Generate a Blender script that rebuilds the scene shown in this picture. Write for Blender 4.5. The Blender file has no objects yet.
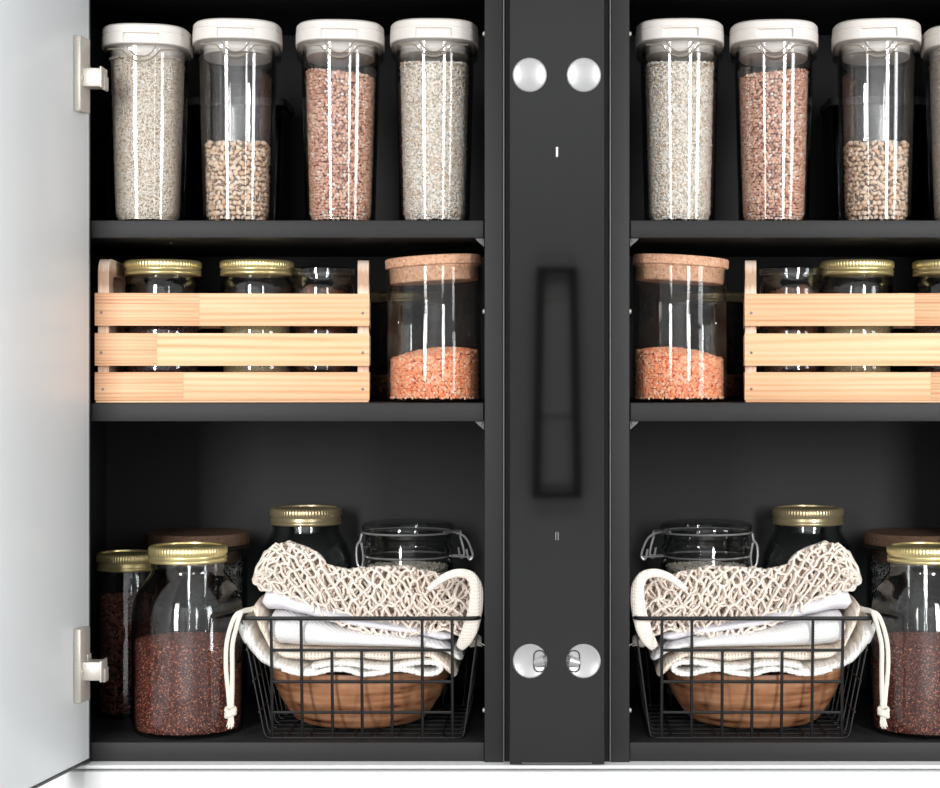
import bpy, bmesh, math, random
import numpy as np
from mathutils import Vector, Matrix, Euler, noise

random.seed(7)
RNG = np.random.default_rng(7)
sc = bpy.context.scene
COL = sc.collection
PI = math.pi
S = 0.00125          # metres per photo pixel on the cabinet front plane (Y = 0)
D = 2.4              # camera distance from the cabinet front
VX, VY, CZ = 557.0, 370.0, 1.40


def f(Y):
    return 1.0 + Y / D


def gx(px, Y=0.0):
    return (px - VX) * S * f(Y)


def gz(py, Y=0.0):
    return CZ + (VY - py) * S * f(Y)


def P(px, py, Y=0.0):
    return Vector((gx(px, Y), Y, gz(py, Y)))


def interp(pts, x):
    if x <= pts[0][0]:
        return pts[0][1]
    for (a, b), (c, d) in zip(pts, pts[1:]):
        if x <= c:
            t = (x - a) / (c - a)
            t = t * t * (3 - 2 * t) * 0.5 + t * 0.5
            return b + (d - b) * t
    return pts[-1][1]


# ---------------------------------------------------------------- materials
def lin(c):
    return tuple(((v / 255) / 12.92 if v / 255 <= .04045 else ((v / 255 + .055) / 1.055) ** 2.4) for v in c) + (1.0,)


class N:
    def __init__(self, name):
        self.m = bpy.data.materials.new(name)
        self.m.use_nodes = True
        self.t = self.m.node_tree
        self.b = self.t.nodes['Principled BSDF']
        self.out = self.t.nodes['Material Output']

    def n(self, kind, **kw):
        nd = self.t.nodes.new(kind)
        for k, v in kw.items():
            if k in nd.inputs.keys():
                nd.inputs[k].default_value = v
            else:
                setattr(nd, k, v)
        return nd

    def l(self, a, b):
        self.t.links.new(a, b)

    def set(self, **kw):
        for k, v in kw.items():
            self.b.inputs[k.replace('_', ' ')].default_value = v
        return self

    def coords(self, scale=(1, 1, 1), loc=(0, 0, 0)):
        tc = self.n('ShaderNodeTexCoord')
        mp = self.n('ShaderNodeMapping')
        mp.inputs['Scale'].default_value = scale
        mp.inputs['Location'].default_value = loc
        self.l(tc.outputs['Object'], mp.inputs['Vector'])
        return mp.outputs['Vector']

    def ramp(self, fac, stops, interpolation='LINEAR'):
        r = self.n('ShaderNodeValToRGB')
        r.color_ramp.interpolation = interpolation
        e = r.color_ramp.elements
        while len(e) < len(stops):
            e.new(0.5)
        for el, (p, c) in zip(e, stops):
            el.position = p
            el.color = c
        self.l(fac, r.inputs['Fac'])
        return r.outputs['Color']

    def bump(self, h, strength=.3, dist=.001):
        b = self.n('ShaderNodeBump')
        b.inputs['Strength'].default_value = strength
        b.inputs['Distance'].default_value = dist
        self.l(h, b.inputs['Height'])
        self.l(b.outputs['Normal'], self.b.inputs['Normal'])


def plain(name, rgb, rough=.5, metal=0.0, spec=.5, grain=0.0, gscale=900):
    q = N(name).set(Base_Color=lin(rgb), Roughness=rough, Metallic=metal, Specular_IOR_Level=spec)
    if grain:
        nz = q.n('ShaderNodeTexNoise', Scale=gscale, Detail=2.0)
        q.l(q.coords(), nz.inputs['Vector'])
        c = lin(rgb)
        lo = tuple(v * (1 - grain) for v in c[:3]) + (1,)
        hi = tuple(min(1, v * (1 + grain)) for v in c[:3]) + (1,)
        q.l(q.ramp(nz.outputs['Fac'], [(.3, lo), (.7, hi)]), q.b.inputs['Base Color'])
        q.bump(nz.outputs['Fac'], .12, .0004)
    return q.m


def glass(name, tint=(1, 1, 1), edge=(.55, .58, .58), f0=.045, rough=.02, edge_pow=3.0):
    """thin-walled clear glass: Schlick reflection over a transparent wall that absorbs more at glancing angles"""
    q = N(name)
    q.t.nodes.remove(q.b)
    lw = q.n('ShaderNodeLayerWeight')
    lw.inputs['Blend'].default_value = .5
    p5 = q.n('ShaderNodeMath', operation='POWER')
    q.l(lw.outputs['Facing'], p5.inputs[0]); p5.inputs[1].default_value = 5
    ma = q.n('ShaderNodeMath', operation='MULTIPLY_ADD')
    q.l(p5.outputs[0], ma.inputs[0]); ma.inputs[1].default_value = .75; ma.inputs[2].default_value = f0
    pe = q.n('ShaderNodeMath', operation='POWER')
    q.l(lw.outputs['Facing'], pe.inputs[0]); pe.inputs[1].default_value = edge_pow
    mx = q.n('ShaderNodeMix', data_type='RGBA')
    q.l(pe.outputs[0], mx.inputs['Factor'])
    mx.inputs['A'].default_value = tuple(tint) + (1,)
    mx.inputs['B'].default_value = tuple(edge) + (1,)
    tr = q.n('ShaderNodeBsdfTransparent')
    q.l(mx.outputs['Result'], tr.inputs['Color'])
    gl = q.n('ShaderNodeBsdfGlossy')
    gl.inputs['Roughness'].default_value = rough
    ms = q.n('ShaderNodeMixShader')
    q.l(ma.outputs[0], ms.inputs['Fac'])
    q.l(tr.outputs[0], ms.inputs[1]); q.l(gl.outputs[0], ms.inputs[2])
    q.l(ms.outputs[0], q.out.inputs['Surface'])
    return q.m


def grainmat(name, stops, rough=.6, spec=.3):
    q = N(name).set(Roughness=rough, Specular_IOR_Level=spec)
    g = q.n('ShaderNodeNewGeometry')
    q.l(q.ramp(g.outputs['Random Per Island'], [(p, lin(c)) for p, c in stops]), q.b.inputs['Base Color'])
    return q.m


def woodmat(name, a, b, c, scale=(3, 40, 40), loc=(0, 0, 0), rough=.55, ring=14.0, dist=3.0):
    q = N(name).set(Roughness=rough, Specular_IOR_Level=.3)
    v = q.coords(scale, loc)
    n1 = q.n('ShaderNodeTexNoise', Scale=1.6, Detail=3.0, Roughness=.5)
    q.l(v, n1.inputs['Vector'])
    w = q.n('ShaderNodeTexWave', wave_type='BANDS', bands_direction='Z', Scale=ring / 40, Distortion=dist)
    w.inputs['Detail'].default_value = 2.0
    w.inputs['Detail Scale'].default_value = .6
    q.l(v, w.inputs['Vector'])
    n2 = q.n('ShaderNodeTexNoise', Scale=9.0, Detail=4.0, Roughness=.6)
    q.l(v, n2.inputs['Vector'])
    a1 = q.n('ShaderNodeMath', operation='MULTIPLY_ADD')
    q.l(w.outputs['Fac'], a1.inputs[0]); a1.inputs[1].default_value = .42
    q.l(n1.outputs['Fac'], a1.inputs[2])
    a2 = q.n('ShaderNodeMath', operation='MULTIPLY_ADD')
    q.l(n2.outputs['Fac'], a2.inputs[0]); a2.inputs[1].default_value = .4
    q.l(a1.outputs[0], a2.inputs[2])
    q.l(q.ramp(a2.outputs[0], [(.5, lin(a)), (.85, lin(b)), (1.0, lin(b)), (1.25, lin(c))]), q.b.inputs['Base Color'])
    # squeeze range 0..1.85 to ramp
    r = q.t.nodes[-1]
    q.bump(n2.outputs['Fac'], .1, .0006)
    return q.m


def wood2(name, stops, scale, loc=(0, 0, 0), rough=.5, dist=2.5, nscale=5.0, wmix=.5):
    q = N(name).set(Roughness=rough, Specular_IOR_Level=.35)
    v = q.coords(scale, loc)
    w = q.n('ShaderNodeTexWave', wave_type='BANDS', bands_direction='Z', Scale=1.0, Distortion=dist)
    w.inputs['Detail'].default_value = 2.0
    w.inputs['Detail Scale'].default_value = .8
    q.l(v, w.inputs['Vector'])
    n2 = q.n('ShaderNodeTexNoise', Scale=nscale, Detail=5.0, Roughness=.6)
    q.l(v, n2.inputs['Vector'])
    mx = q.n('ShaderNodeMix', data_type='FLOAT')
    mx.inputs['Factor'].default_value = wmix
    q.l(n2.outputs['Fac'], mx.inputs['A']); q.l(w.outputs['Fac'], mx.inputs['B'])
    q.l(q.ramp(mx.outputs['Result'], [(p, lin(c)) for p, c in stops]), q.b.inputs['Base Color'])
    q.bump(n2.outputs['Fac'], .1, .0006)
    return q.m


def cork(name='cork', k=1.0):
    q = N(name).set(Roughness=.85, Specular_IOR_Level=.15)
    v = q.coords()
    vo = q.n('ShaderNodeTexVoronoi', Scale=330.0)
    q.l(v, vo.inputs['Vector'])
    nz = q.n('ShaderNodeTexNoise', Scale=420.0, Detail=3.0)
    q.l(v, nz.inputs['Vector'])
    K_ = lambda *c: lin(tuple(x * k for x in c))
    base = q.ramp(vo.outputs['Color'], [(.0, K_(176, 120, 92)), (.3, K_(208, 160, 130)), (.8, K_(222, 176, 146)), (1, K_(238, 200, 172))])
    sp = q.ramp(nz.outputs['Fac'], [(.30, (.35, .22, .15, 1)), (.40, (1, 1, 1, 1))])
    mx = q.n('ShaderNodeMix', data_type='RGBA', blend_type='MULTIPLY')
    mx.inputs['Factor'].default_value = .7
    q.l(base, mx.inputs['A']); q.l(sp, mx.inputs['B'])
    q.l(mx.outputs['Result'], q.b.inputs['Base Color'])
    q.bump(nz.outputs['Fac'], .3, .0006)
    return q.m


def weave(name, a, b, sx, sz, rough=.95, hole=.25, diag=False, strength=.5):
    """woven cloth: crossing threads from two waves, the low crossings darker as open holes"""
    q = N(name).set(Roughness=rough, Specular_IOR_Level=.1)
    tc = q.n('ShaderNodeTexCoord')
    sep = q.n('ShaderNodeSeparateXYZ')
    nz = q.n('ShaderNodeTexNoise', Scale=40.0, Detail=2.0)
    q.l(tc.outputs['Object'], nz.inputs['Vector'])
    wv = q.n('ShaderNodeVectorMath', operation='MULTIPLY_ADD')
    q.l(nz.outputs['Color'], wv.inputs[0]); wv.inputs[1].default_value = (.004, .004, .004)
    q.l(tc.outputs['Object'], wv.inputs[2])
    q.l(wv.outputs[0], sep.inputs[0])
    outs = []
    if diag:
        ad = q.n('ShaderNodeMath', operation='MULTIPLY_ADD')
        q.l(sep.outputs['X'], ad.inputs[0]); ad.inputs[1].default_value = .6; q.l(sep.outputs['Z'], ad.inputs[2])
        srcs = [(ad.outputs[0], sx)]
    else:
        yz = q.n('ShaderNodeMath', operation='SUBTRACT')
        q.l(sep.outputs['Z'], yz.inputs[0]); q.l(sep.outputs['Y'], yz.inputs[1])
        srcs = [(sep.outputs['X'], sx), (yz.outputs[0], sz)]
    for s, k in srcs:
        m1 = q.n('ShaderNodeMath', operation='MULTIPLY'); q.l(s, m1.inputs[0]); m1.inputs[1].default_value = k
        m2 = q.n('ShaderNodeMath', operation='SINE'); q.l(m1.outputs[0], m2.inputs[0])
        m3 = q.n('ShaderNodeMath', operation='MULTIPLY_ADD'); q.l(m2.outputs[0], m3.inputs[0])
        m3.inputs[1].default_value = .5; m3.inputs[2].default_value = .5
        outs.append(m3.outputs[0])
    if len(outs) == 2:
        mm = q.n('ShaderNodeMath', operation='MAXIMUM')
        q.l(outs[0], mm.inputs[0]); q.l(outs[1], mm.inputs[1])
        h = mm.outputs[0]
    else:
        h = outs[0]
    q.l(q.ramp(h, [(max(0, hole - .18), lin(b)), (hole + .15, lin(a))]), q.b.inputs['Base Color'])
    q.bump(h, strength, .0012)
    return q.m


def rough_cloth(name, rgb, scale=700, strength=.5):
    q = N(name).set(Base_Color=lin(rgb), Roughness=.95, Specular_IOR_Level=.1)
    nz = q.n('ShaderNodeTexNoise', Scale=scale, Detail=3.0)
    q.l(q.coords(), nz.inputs['Vector'])
    q.bump(nz.outputs['Fac'], strength, .0015)
    return q.m


M = {}
M['charcoal'] = plain('charcoal_laminate', (40, 40, 41), .55, grain=.22, gscale=1500, spec=.3)
M['charcoal_in'] = plain('charcoal_interior', (39, 39, 40), .6, spec=.25, grain=.12, gscale=1500)
M['gap'] = plain('dark_filler', (22, 22, 23), .6, spec=.2)
M['edge_metal'] = plain('pale_edge_strip', (118, 118, 118), .35, .6)
q = N('dark_glass').set(Base_Color=lin((8, 8, 8)), Roughness=.035, Specular_IOR_Level=.5)
M['dark_glass'] = q.m
q = N('frosted_door_glass').set(Base_Color=lin((248, 251, 252)), Roughness=.45, Specular_IOR_Level=.25)
q.b.inputs['Coat Weight'].default_value = .22
q.b.inputs['Coat Roughness'].default_value = .16
M['door'] = q.m
M['door_edge'] = plain('door_edge', (40, 41, 42), .4)
M['white_lam'] = plain('white_laminate', (240, 241, 241), .4, spec=.3)
M['nickel'] = plain('brushed_nickel', (205, 199, 190), .42, .4, grain=.1, gscale=700)
M['chrome'] = plain('satin_chrome', (188, 188, 189), .3, .3)
M['slot'] = plain('slot_shadow', (60, 60, 60), .5)
M['steel'] = plain('steel', (225, 225, 225), .25, .7)
M['gold'] = plain('gold_tin', (238, 220, 160), .3, .78)
M['gold_dim'] = plain('muted_gold_tin', (188, 172, 136), .32, .7)  # darker, greyer gold for the two rear jar lids
M['lid'] = plain('cream_plastic', (232, 226, 220), .45, spec=.4)
M['plastic'] = glass('clear_plastic', (.98, .98, .98), (.45, .45, .45), .08, .035, 2.2)
M['plastic_edge'] = plain('plastic_ridge', (150, 140, 128), .3)
M['glass'] = glass('clear_glass', (.98, .985, .98), (.38, .42, .42), .05, .015, 3.0)
M['jar'] = glass('moulded_jar_glass', (.95, .96, .96), (.28, .31, .31), .07, .035, 2.2)
M['shade_plastic'] = glass('shade_tinted_plastic', (.45, .45, .46), (.2, .2, .2), .06, .12, 2.0)  # clear plastic with the shade at the back put into its tint
M['cork'] = cork()
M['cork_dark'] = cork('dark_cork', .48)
M['pine'] = wood2('pine', [(.25, (212, 154, 110)), (.42, (228, 176, 134)), (.55, (234, 186, 146)), (.8, (238, 195, 156))], (1.6, 45, 45), (0, 0, 0), dist=9.0, nscale=2.2, wmix=.24)
M['pine_b'] = wood2('pine_streaked', [(.27, (196, 136, 96)), (.42, (220, 166, 126)), (.55, (229, 178, 138)), (.75, (236, 190, 150))], (2.0, 75, 75), (3.1, 0, .4), dist=9.0, nscale=2.2, wmix=.22)
M['pine_c'] = wood2('pine_wide_grain', [(.25, (212, 152, 106)), (.4, (233, 184, 140)), (.6, (239, 196, 154)), (.8, (243, 204, 166))], (1.3, 30, 30), (7.7, 0, 2.2), dist=10.0, nscale=2.0, wmix=.28)
M['ply'] = wood2('plywood_edge', [(.3, (190, 154, 128)), (.5, (224, 194, 170)), (.7, (240, 216, 198))], (240, 6, 6), dist=.6, nscale=2.0, wmix=.6)
M['bowl'] = wood2('acacia', [(.33, (72, 42, 28)), (.39, (134, 88, 60)), (.5, (162, 112, 80)), (.62, (184, 134, 100)), (.8, (204, 158, 124))], (3.2, 9, 34), (1.7, .3, .2), rough=.45, dist=6.0, nscale=2.2, wmix=.08)
M['wire'] = plain('black_wire', (24, 24, 25), .45)
M['towel'] = weave('white_twill', (250, 249, 248), (226, 225, 226), 2300, 0, diag=True, hole=.3, strength=.4)
M['lilac'] = rough_cloth('pale_lilac_cotton', (232, 230, 236), 900, .2)
M['beige'] = weave('beige_open_weave', (252, 240, 226), (200, 160, 130), 1500, 1900, hole=.22, strength=.6)
M['terry'] = weave('white_looped_cotton', (252, 250, 246), (222, 212, 202), 1250, 1700, hole=.2, strength=.8)
M['cord'] = rough_cloth('cream_cord', (244, 238, 226), 1800, .5)
M['net'] = rough_cloth('natural_cotton_cord', (254, 240, 228), 1500, .5)
M['band'] = weave('cream_webbing', (252, 244, 234), (226, 210, 194), 2600, 1500, hole=.25, strength=.5)
M['rice'] = grainmat('rice_grains', [(0, (196, 170, 142)), (.10, (220, 200, 176)), (.28, (246, 233, 215)), (.8, (252, 244, 231)), (1, (255, 253, 250))], .4, .5)
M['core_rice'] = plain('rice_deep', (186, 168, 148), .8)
M['pea'] = grainmat('pea_skin', [(0, (228, 188, 154)), (.4, (244, 214, 186)), (1, (252, 232, 212))], .35, .5)
M['pea_eye'] = plain('pea_eye', (26, 22, 22), .5)
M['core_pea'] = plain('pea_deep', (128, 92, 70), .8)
M['buck'] = grainmat('buckwheat_grains', [(0, (180, 122, 98)), (.25, (226, 172, 146)), (.7, (242, 196, 170)), (.93, (248, 212, 190)), (.97, (255, 246, 238)), (1, (255, 246, 238))], .5, .4)
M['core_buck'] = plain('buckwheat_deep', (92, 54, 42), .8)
M['oat'] = grainmat('oat_flakes', [(0, (226, 198, 170)), (.25, (250, 238, 222)), (.8, (255, 250, 241)), (1, (255, 254, 252))], .8, .1)
M['core_oat'] = plain('oat_deep', (226, 208, 190), .8)
M['lentil'] = grainmat('red_lentils', [(0, (244, 134, 90)), (.4, (255, 174, 130)), (.8, (255, 190, 152)), (1, (255, 220, 200))], .5, .4)
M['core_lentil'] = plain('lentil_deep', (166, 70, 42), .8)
M['quinoa'] = grainmat('red_quinoa', [(0, (66, 30, 28)), (.5, (122, 60, 50)), (.82, (170, 92, 72)), (1, (236, 160, 124))], .45, .5)
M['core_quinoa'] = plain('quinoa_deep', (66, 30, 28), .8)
M['adzuki'] = grainmat('adzuki_beans', [(0, (86, 42, 38)), (.6, (134, 74, 62)), (1, (164, 100, 84))], .3, .5)
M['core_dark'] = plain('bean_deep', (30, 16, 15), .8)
M['darkq'] = grainmat('dark_quinoa', [(0, (72, 46, 48)), (.7, (124, 86, 84)), (1, (186, 142, 134))], .5, .4)
M['millet'] = grainmat('millet', [(0, (226, 200, 148)), (.6, (246, 228, 184)), (1, (252, 240, 208))], .5, .3)
M['core_millet'] = plain('millet_deep', (206, 178, 128), .8)
M['nut'] = grainmat('brown_nuts', [(0, (104, 62, 44)), (1, (146, 94, 70))], .5, .3)
M['wall'] = plain('painted_wall', (226, 227, 228), .9, spec=.1)
M['black'] = plain('matt_black', (12, 12, 12), .7)
M['floor'] = plain('pale_floor', (190, 188, 184), .8, spec=.2)
M['pale_mark'] = plain('white_mark', (235, 235, 235), .5)


# ---------------------------------------------------------------- mesh tools
class MB:
    def __init__(self):
        self.v, self.fc, self.mi = [], [], []
        self.cur = 0

    def mat(self, i):
        self.cur = i
        return self

    def add(self, vs, fs):
        o = len(self.v)
        self.v.extend([tuple(p) for p in vs])
        self.fc.extend([tuple(i + o for i in fa) for fa in fs])
        self.mi.extend([self.cur] * len(fs))
        return self

    def bm(self, b):
        b.verts.index_update()
        return self.add([v.co[:] for v in b.verts], [[v.index for v in fa.verts] for fa in b.faces])

    def box(self, x0, x1, y0, y1, z0, z1, bevel=0.0, seg=2, rot=None):
        b = bmesh.new()
        bmesh.ops.create_cube(b, size=1.0)
        for v in b.verts:
            v.co = Vector(((x0 + x1) / 2 + v.co.x * (x1 - x0), (y0 + y1) / 2 + v.co.y * (y1 - y0), (z0 + z1) / 2 + v.co.z * (z1 - z0)))
        if bevel:
            bmesh.ops.bevel(b, geom=list(b.edges), offset=bevel, segments=seg, profile=.5, affect='EDGES')
        if rot:
            for v in b.verts:
                v.co = rot @ v.co
        self.bm(b)
        b.free()
        return self

    def loft(self, rings, cap0=True, cap1=True, closed=True):
        n = len(rings[0])
        vs = [p for r in rings for p in r]
        fs = []
        for i in range(len(rings) - 1):
            for j in range(n if closed else n - 1):
                k = (j + 1) % n
                fs.append((i * n + j, i * n + k, (i + 1) * n + k, (i + 1) * n + j))
        if cap0:
            fs.append(tuple(reversed(range(n))))
        if cap1:
            fs.append(tuple((len(rings) - 1) * n + j for j in range(n)))
        return self.add(vs, fs)

    def lathe(self, prof, n=64, c=(0, 0, 0), mod=None):
        """prof: (r, z) from the axis outwards; mod(theta, i) adds to the radius"""
        rings, caps = [], []
        for i, (r, z) in enumerate(prof):
            ring = []
            for j in range(n):
                th = 2 * PI * j / n
                rr = max(1e-5, r + (mod(th, i) if mod else 0))
                ring.append((c[0] + rr * math.cos(th), c[1] + rr * math.sin(th), c[2] + z))
            rings.append(ring)
        return self.loft(rings, True, True)

    def tube(self, pts, r, sides=8, closed=False, flat=None, cap=True):
        pts = [Vector(p) for p in pts]
        n = len(pts)
        rings = []
        up = None
        for i in range(n):
            if closed:
                t = pts[(i + 1) % n] - pts[i - 1]
            else:
                t = pts[min(i + 1, n - 1)] - pts[max(i - 1, 0)]
            if t.length < 1e-9:
                t = Vector((0, 0, 1))
            t.normalize()
            if up is None:
                up = Vector((0, 0, 1)) if abs(t.z) < .9 else Vector((0, 1, 0))
            s = t.cross(up)
            if s.length < 1e-6:
                s = t.orthogonal()
            s.normalize()
            up = s.cross(t).normalized()
            ri = r[i] if isinstance(r, (list, tuple)) else r
            rings.append([pts[i] + (s * math.cos(2 * PI * k / sides) + up * math.sin(2 * PI * k / sides)) * ri for k in range(sides)])
        if closed:
            rings.append(rings[0])
            # re-use by a duplicate ring: the twist of a planar loop is nil
            return self.loft(rings, False, False)
        return self.loft(rings, cap, cap)

    def build(self, name, mats, parent=None, smooth=True, angle=40):
        me = bpy.data.meshes.new(name)
        me.from_pydata(self.v, [], self.fc)
        mats = mats if isinstance(mats, (list, tuple)) else [mats]
        for m in mats:
            me.materials.append(m)
        me.polygons.foreach_set('material_index', self.mi)
        if smooth:
            me.polygons.foreach_set('use_smooth', [True] * len(self.fc))
            try:
                me.set_sharp_from_angle(angle=math.radians(angle))
            except Exception:
                pass
        me.validate()
        me.update()
        o = bpy.data.objects.new(name, me)
        COL.objects.link(o)
        if parent:
            o.parent = parent
        return o


def smooth_path(pts, n=8, closed=False):
    """Catmull-Rom through points"""
    pts = [Vector(p) for p in pts]
    out = []
    m = len(pts)
    rng = range(m if closed else m - 1)
    for i in rng:
        if closed:
            a, b, c, d = pts[i - 1], pts[i], pts[(i + 1) % m], pts[(i + 2) % m]
        else:
            a, b, c, d = pts[max(i - 1, 0)], pts[i], pts[i + 1], pts[min(i + 2, m - 1)]
        for k in range(n):
            t = k / n
            out.append(.5 * ((2 * b) + (c - a) * t + (2 * a - 5 * b + 4 * c - d) * t * t + (3 * b - a - 3 * c + d) * t ** 3))
    if not closed:
        out.append(pts[-1])
    return out


def rrect(hw, hd, r, z, n=8, cx=0, cy=0):
    r = min(r, hw - 1e-5, hd - 1e-5)
    pts = []
    for (sx, sy, a0) in ((1, 1, 0), (-1, 1, 90), (-1, -1, 180), (1, -1, 270)):
        for k in range(n + 1):
            a = math.radians(a0 + 90 * k / n)
            pts.append((cx + sx * (hw - r) + r * math.cos(a), cy + sy * (hd - r) + r * math.sin(a), z))
    return pts


def sell(hw, hd, n, z, k=96):
    out = []
    for i in range(k):
        a = 2 * PI * i / k
        c, s_ = math.cos(a), math.sin(a)
        out.append((hw * math.copysign(abs(c) ** (2 / n), c), hd * math.copysign(abs(s_) ** (2 / n), s_), z))
    return out


def empty(name, loc, rz=0.0, label=None, cat=None, group=None):
    o = bpy.data.objects.new(name, None)
    o.empty_display_size = .05
    COL.objects.link(o)
    o.location = loc
    o.rotation_euler = (0, 0, rz)
    return tag(o, label, cat, group)


def tag(o, label=None, cat=None, group=None, kind=None):
    if label:
        o['label'] = label
    if cat:
        o['category'] = cat
    if group:
        o['group'] = group
    if kind:
        o['kind'] = kind
    return o


TWINS = []


def twin(root, right_label):
    TWINS.append((root, right_label))
    return root


_mirror_cache = {}


def mirrored_mesh(me):
    if me.name not in _mirror_cache:
        c = me.copy()
        c.transform(Matrix.Scale(-1, 4, Vector((1, 0, 0))))
        c.flip_normals()
        _mirror_cache[me.name] = c
    return _mirror_cache[me.name]


def mirror_tree(o, parent=None):
    c = o.copy()
    COL.objects.link(c)
    if o.data:
        c.data = mirrored_mesh(o.data)
    c.location.x = -o.location.x
    c.rotation_euler = (o.rotation_euler.x, -o.rotation_euler.y, -o.rotation_euler.z)
    c.parent = parent
    for ch in list(o.children):
        mirror_tree(ch, c)
    return c


# ---------------------------------------------------------------- loose contents
def ico(sub):
    b = bmesh.new()
    bmesh.ops.create_icosphere(b, subdivisions=sub, radius=1.0)
    b.verts.index_update()
    v = np.array([x.co[:] for x in b.verts])
    fa = np.array([[x.index for x in y.verts] for y in b.faces])
    b.free()
    return v, fa


ICO1, ICO2, ICO3 = ico(1), ico(2), ico(3)


def rand_rot(n):
    q4 = RNG.normal(size=(n, 4))
    q4 /= np.linalg.norm(q4, axis=1)[:, None]
    w, x, y, z = q4.T
    return np.stack([np.stack([1 - 2 * (y * y + z * z), 2 * (x * y - z * w), 2 * (x * z + y * w)], 1),
                     np.stack([2 * (x * y + z * w), 1 - 2 * (x * x + z * z), 2 * (y * z - x * w)], 1),
                     np.stack([2 * (x * z - y * w), 2 * (y * z + x * w), 1 - 2 * (x * x + y * y)], 1)], 1)


def frame_rot(nrm, lean):
    """rotations whose local z leans along nrm (flakes lying against the glass), spun about it at random"""
    n = len(nrm)
    z = nrm + RNG.normal(size=(n, 3)) * lean
    z /= np.linalg.norm(z, axis=1)[:, None]
    a = RNG.normal(size=(n, 3))
    x = np.cross(a, z); x /= np.linalg.norm(x, axis=1)[:, None]
    y = np.cross(z, x)
    return np.stack([x, y, z], 2)


def contents(name, mats, pts, nrm, size, core, shape=(1, 1, 1), base=None, lie=None, jitter=.15, eye=False, loc=(0, 0, 0), rz=0.0):
    """grains at pts plus a solid core, as one object; size = half length of a grain"""
    bv, bf = base if base is not None else ICO1
    n = len(pts)
    R = frame_rot(nrm, lie) if lie is not None else rand_rot(n)
    sc_ = size * (1 + RNG.uniform(-jitter, jitter, size=(n, 1, 1)))
    local = bv[None] * np.array(shape)[None, None] * sc_
    V = np.einsum('nij,nvj->nvi', R, local) + pts[:, None, :]
    nv = bv.shape[0]
    F = bf[None] + (np.arange(n) * nv)[:, None, None]
    V = V.reshape(-1, 3); F = F.reshape(-1, 3)
    mi = np.zeros(len(F), dtype=np.int32)
    if eye:
        cen = bv[bf].mean(1)
        cen /= np.linalg.norm(cen, axis=1)[:, None]
        d = cen @ np.array([.1, .89, .42])
        k = ((d > .77) & (d < .955))
        mi = np.tile(np.where(k, 1, 0), n).astype(np.int32)
    nc = len(core.v)
    me = bpy.data.meshes.new(name)
    cf = core.fc
    tot_v = len(V) + nc
    me.vertices.add(tot_v)
    me.vertices.foreach_set('co', np.concatenate([V, np.array(core.v)]).astype(np.float32).ravel())
    loops = [F.ravel()] + [np.array(fa) + len(V) for fa in cf]
    sizes = np.concatenate([np.full(len(F), 3), np.array([len(fa) for fa in cf])]).astype(np.int32)
    lv = np.concatenate(loops).astype(np.int32)
    me.loops.add(len(lv))
    me.loops.foreach_set('vertex_index', lv)
    me.polygons.add(len(sizes))
    me.polygons.foreach_set('loop_start', np.concatenate([[0], np.cumsum(sizes)[:-1]]).astype(np.int32))
    me.polygons.foreach_set('loop_total', sizes)
    for m in mats:
        me.materials.append(m)
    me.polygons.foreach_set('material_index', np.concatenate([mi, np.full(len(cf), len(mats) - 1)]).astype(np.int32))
    me.polygons.foreach_set('use_smooth', np.ones(len(sizes), dtype=bool))
    me.update(calc_edges=True)
    me.validate()
    o = bpy.data.objects.new(name, me)
    COL.objects.link(o)
    o.location = loc
    o.rotation_euler = (0, 0, rz)
    return o


def side_points(width_at, z0, z1, step, arc=None, jit=.28):
    """width_at(z) -> (closed outline polyline as (k,2) array). Points on the wall, rows of step*.87"""
    P_, N_ = [], []
    z = z0
    row = 0
    while z < z1:
        o = np.array(width_at(z))
        nx = np.roll(o, -1, axis=0)
        seg = np.linalg.norm(nx - o, axis=1)
        cum = np.concatenate([[0], np.cumsum(seg)])
        L = cum[-1]
        k = max(3, int(L / step))
        s = (np.arange(k) + .5 * (row % 2) + RNG.uniform(-jit, jit, k)) * (L / k) % L
        i = np.clip(np.searchsorted(cum, s, side='right') - 1, 0, len(o) - 1)
        t = (s - cum[i]) / np.maximum(seg[i], 1e-9)
        p = o[i] + (nx[i] - o[i]) * t[:, None]
        d = nx[i] - o[i]
        nn = np.stack([d[:, 1], -d[:, 0]], 1)
        nn /= np.maximum(np.linalg.norm(nn, axis=1)[:, None], 1e-9)
        if arc is not None:
            keep = nn[:, 1] < arc
            p, nn = p[keep], nn[keep]
        zz = z + RNG.uniform(-jit, jit, len(p)) * step
        P_.append(np.column_stack([p - nn * RNG.uniform(0, .3, (len(p), 1)) * step, zz]))
        N_.append(np.column_stack([nn, np.zeros(len(nn))]))
        z += step * .87
        row += 1
    return np.concatenate(P_), np.concatenate(N_)


def top_points(inside, hw, hd, zf, step):
    xs = np.arange(-hw, hw, step)
    ys = np.arange(-hd, hd, step * .87)
    X, Y = np.meshgrid(xs, ys)
    p = np.column_stack([X.ravel(), Y.ravel()])
    p += RNG.uniform(-.3, .3, p.shape) * step
    p = p[[inside(a, b) for a, b in p]]
    z = np.array([zf(a, b) for a, b in p]) + RNG.uniform(-.3, .3, len(p)) * step
    pts = np.column_stack([p, z])
    return pts, np.tile(np.array([[0, 0, 1.0]]), (len(pts), 1))


def circle(r, n=72):
    a = np.linspace(0, 2 * PI, n, endpoint=False)
    return np.column_stack([r * np.cos(a), r * np.sin(a)])


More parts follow.
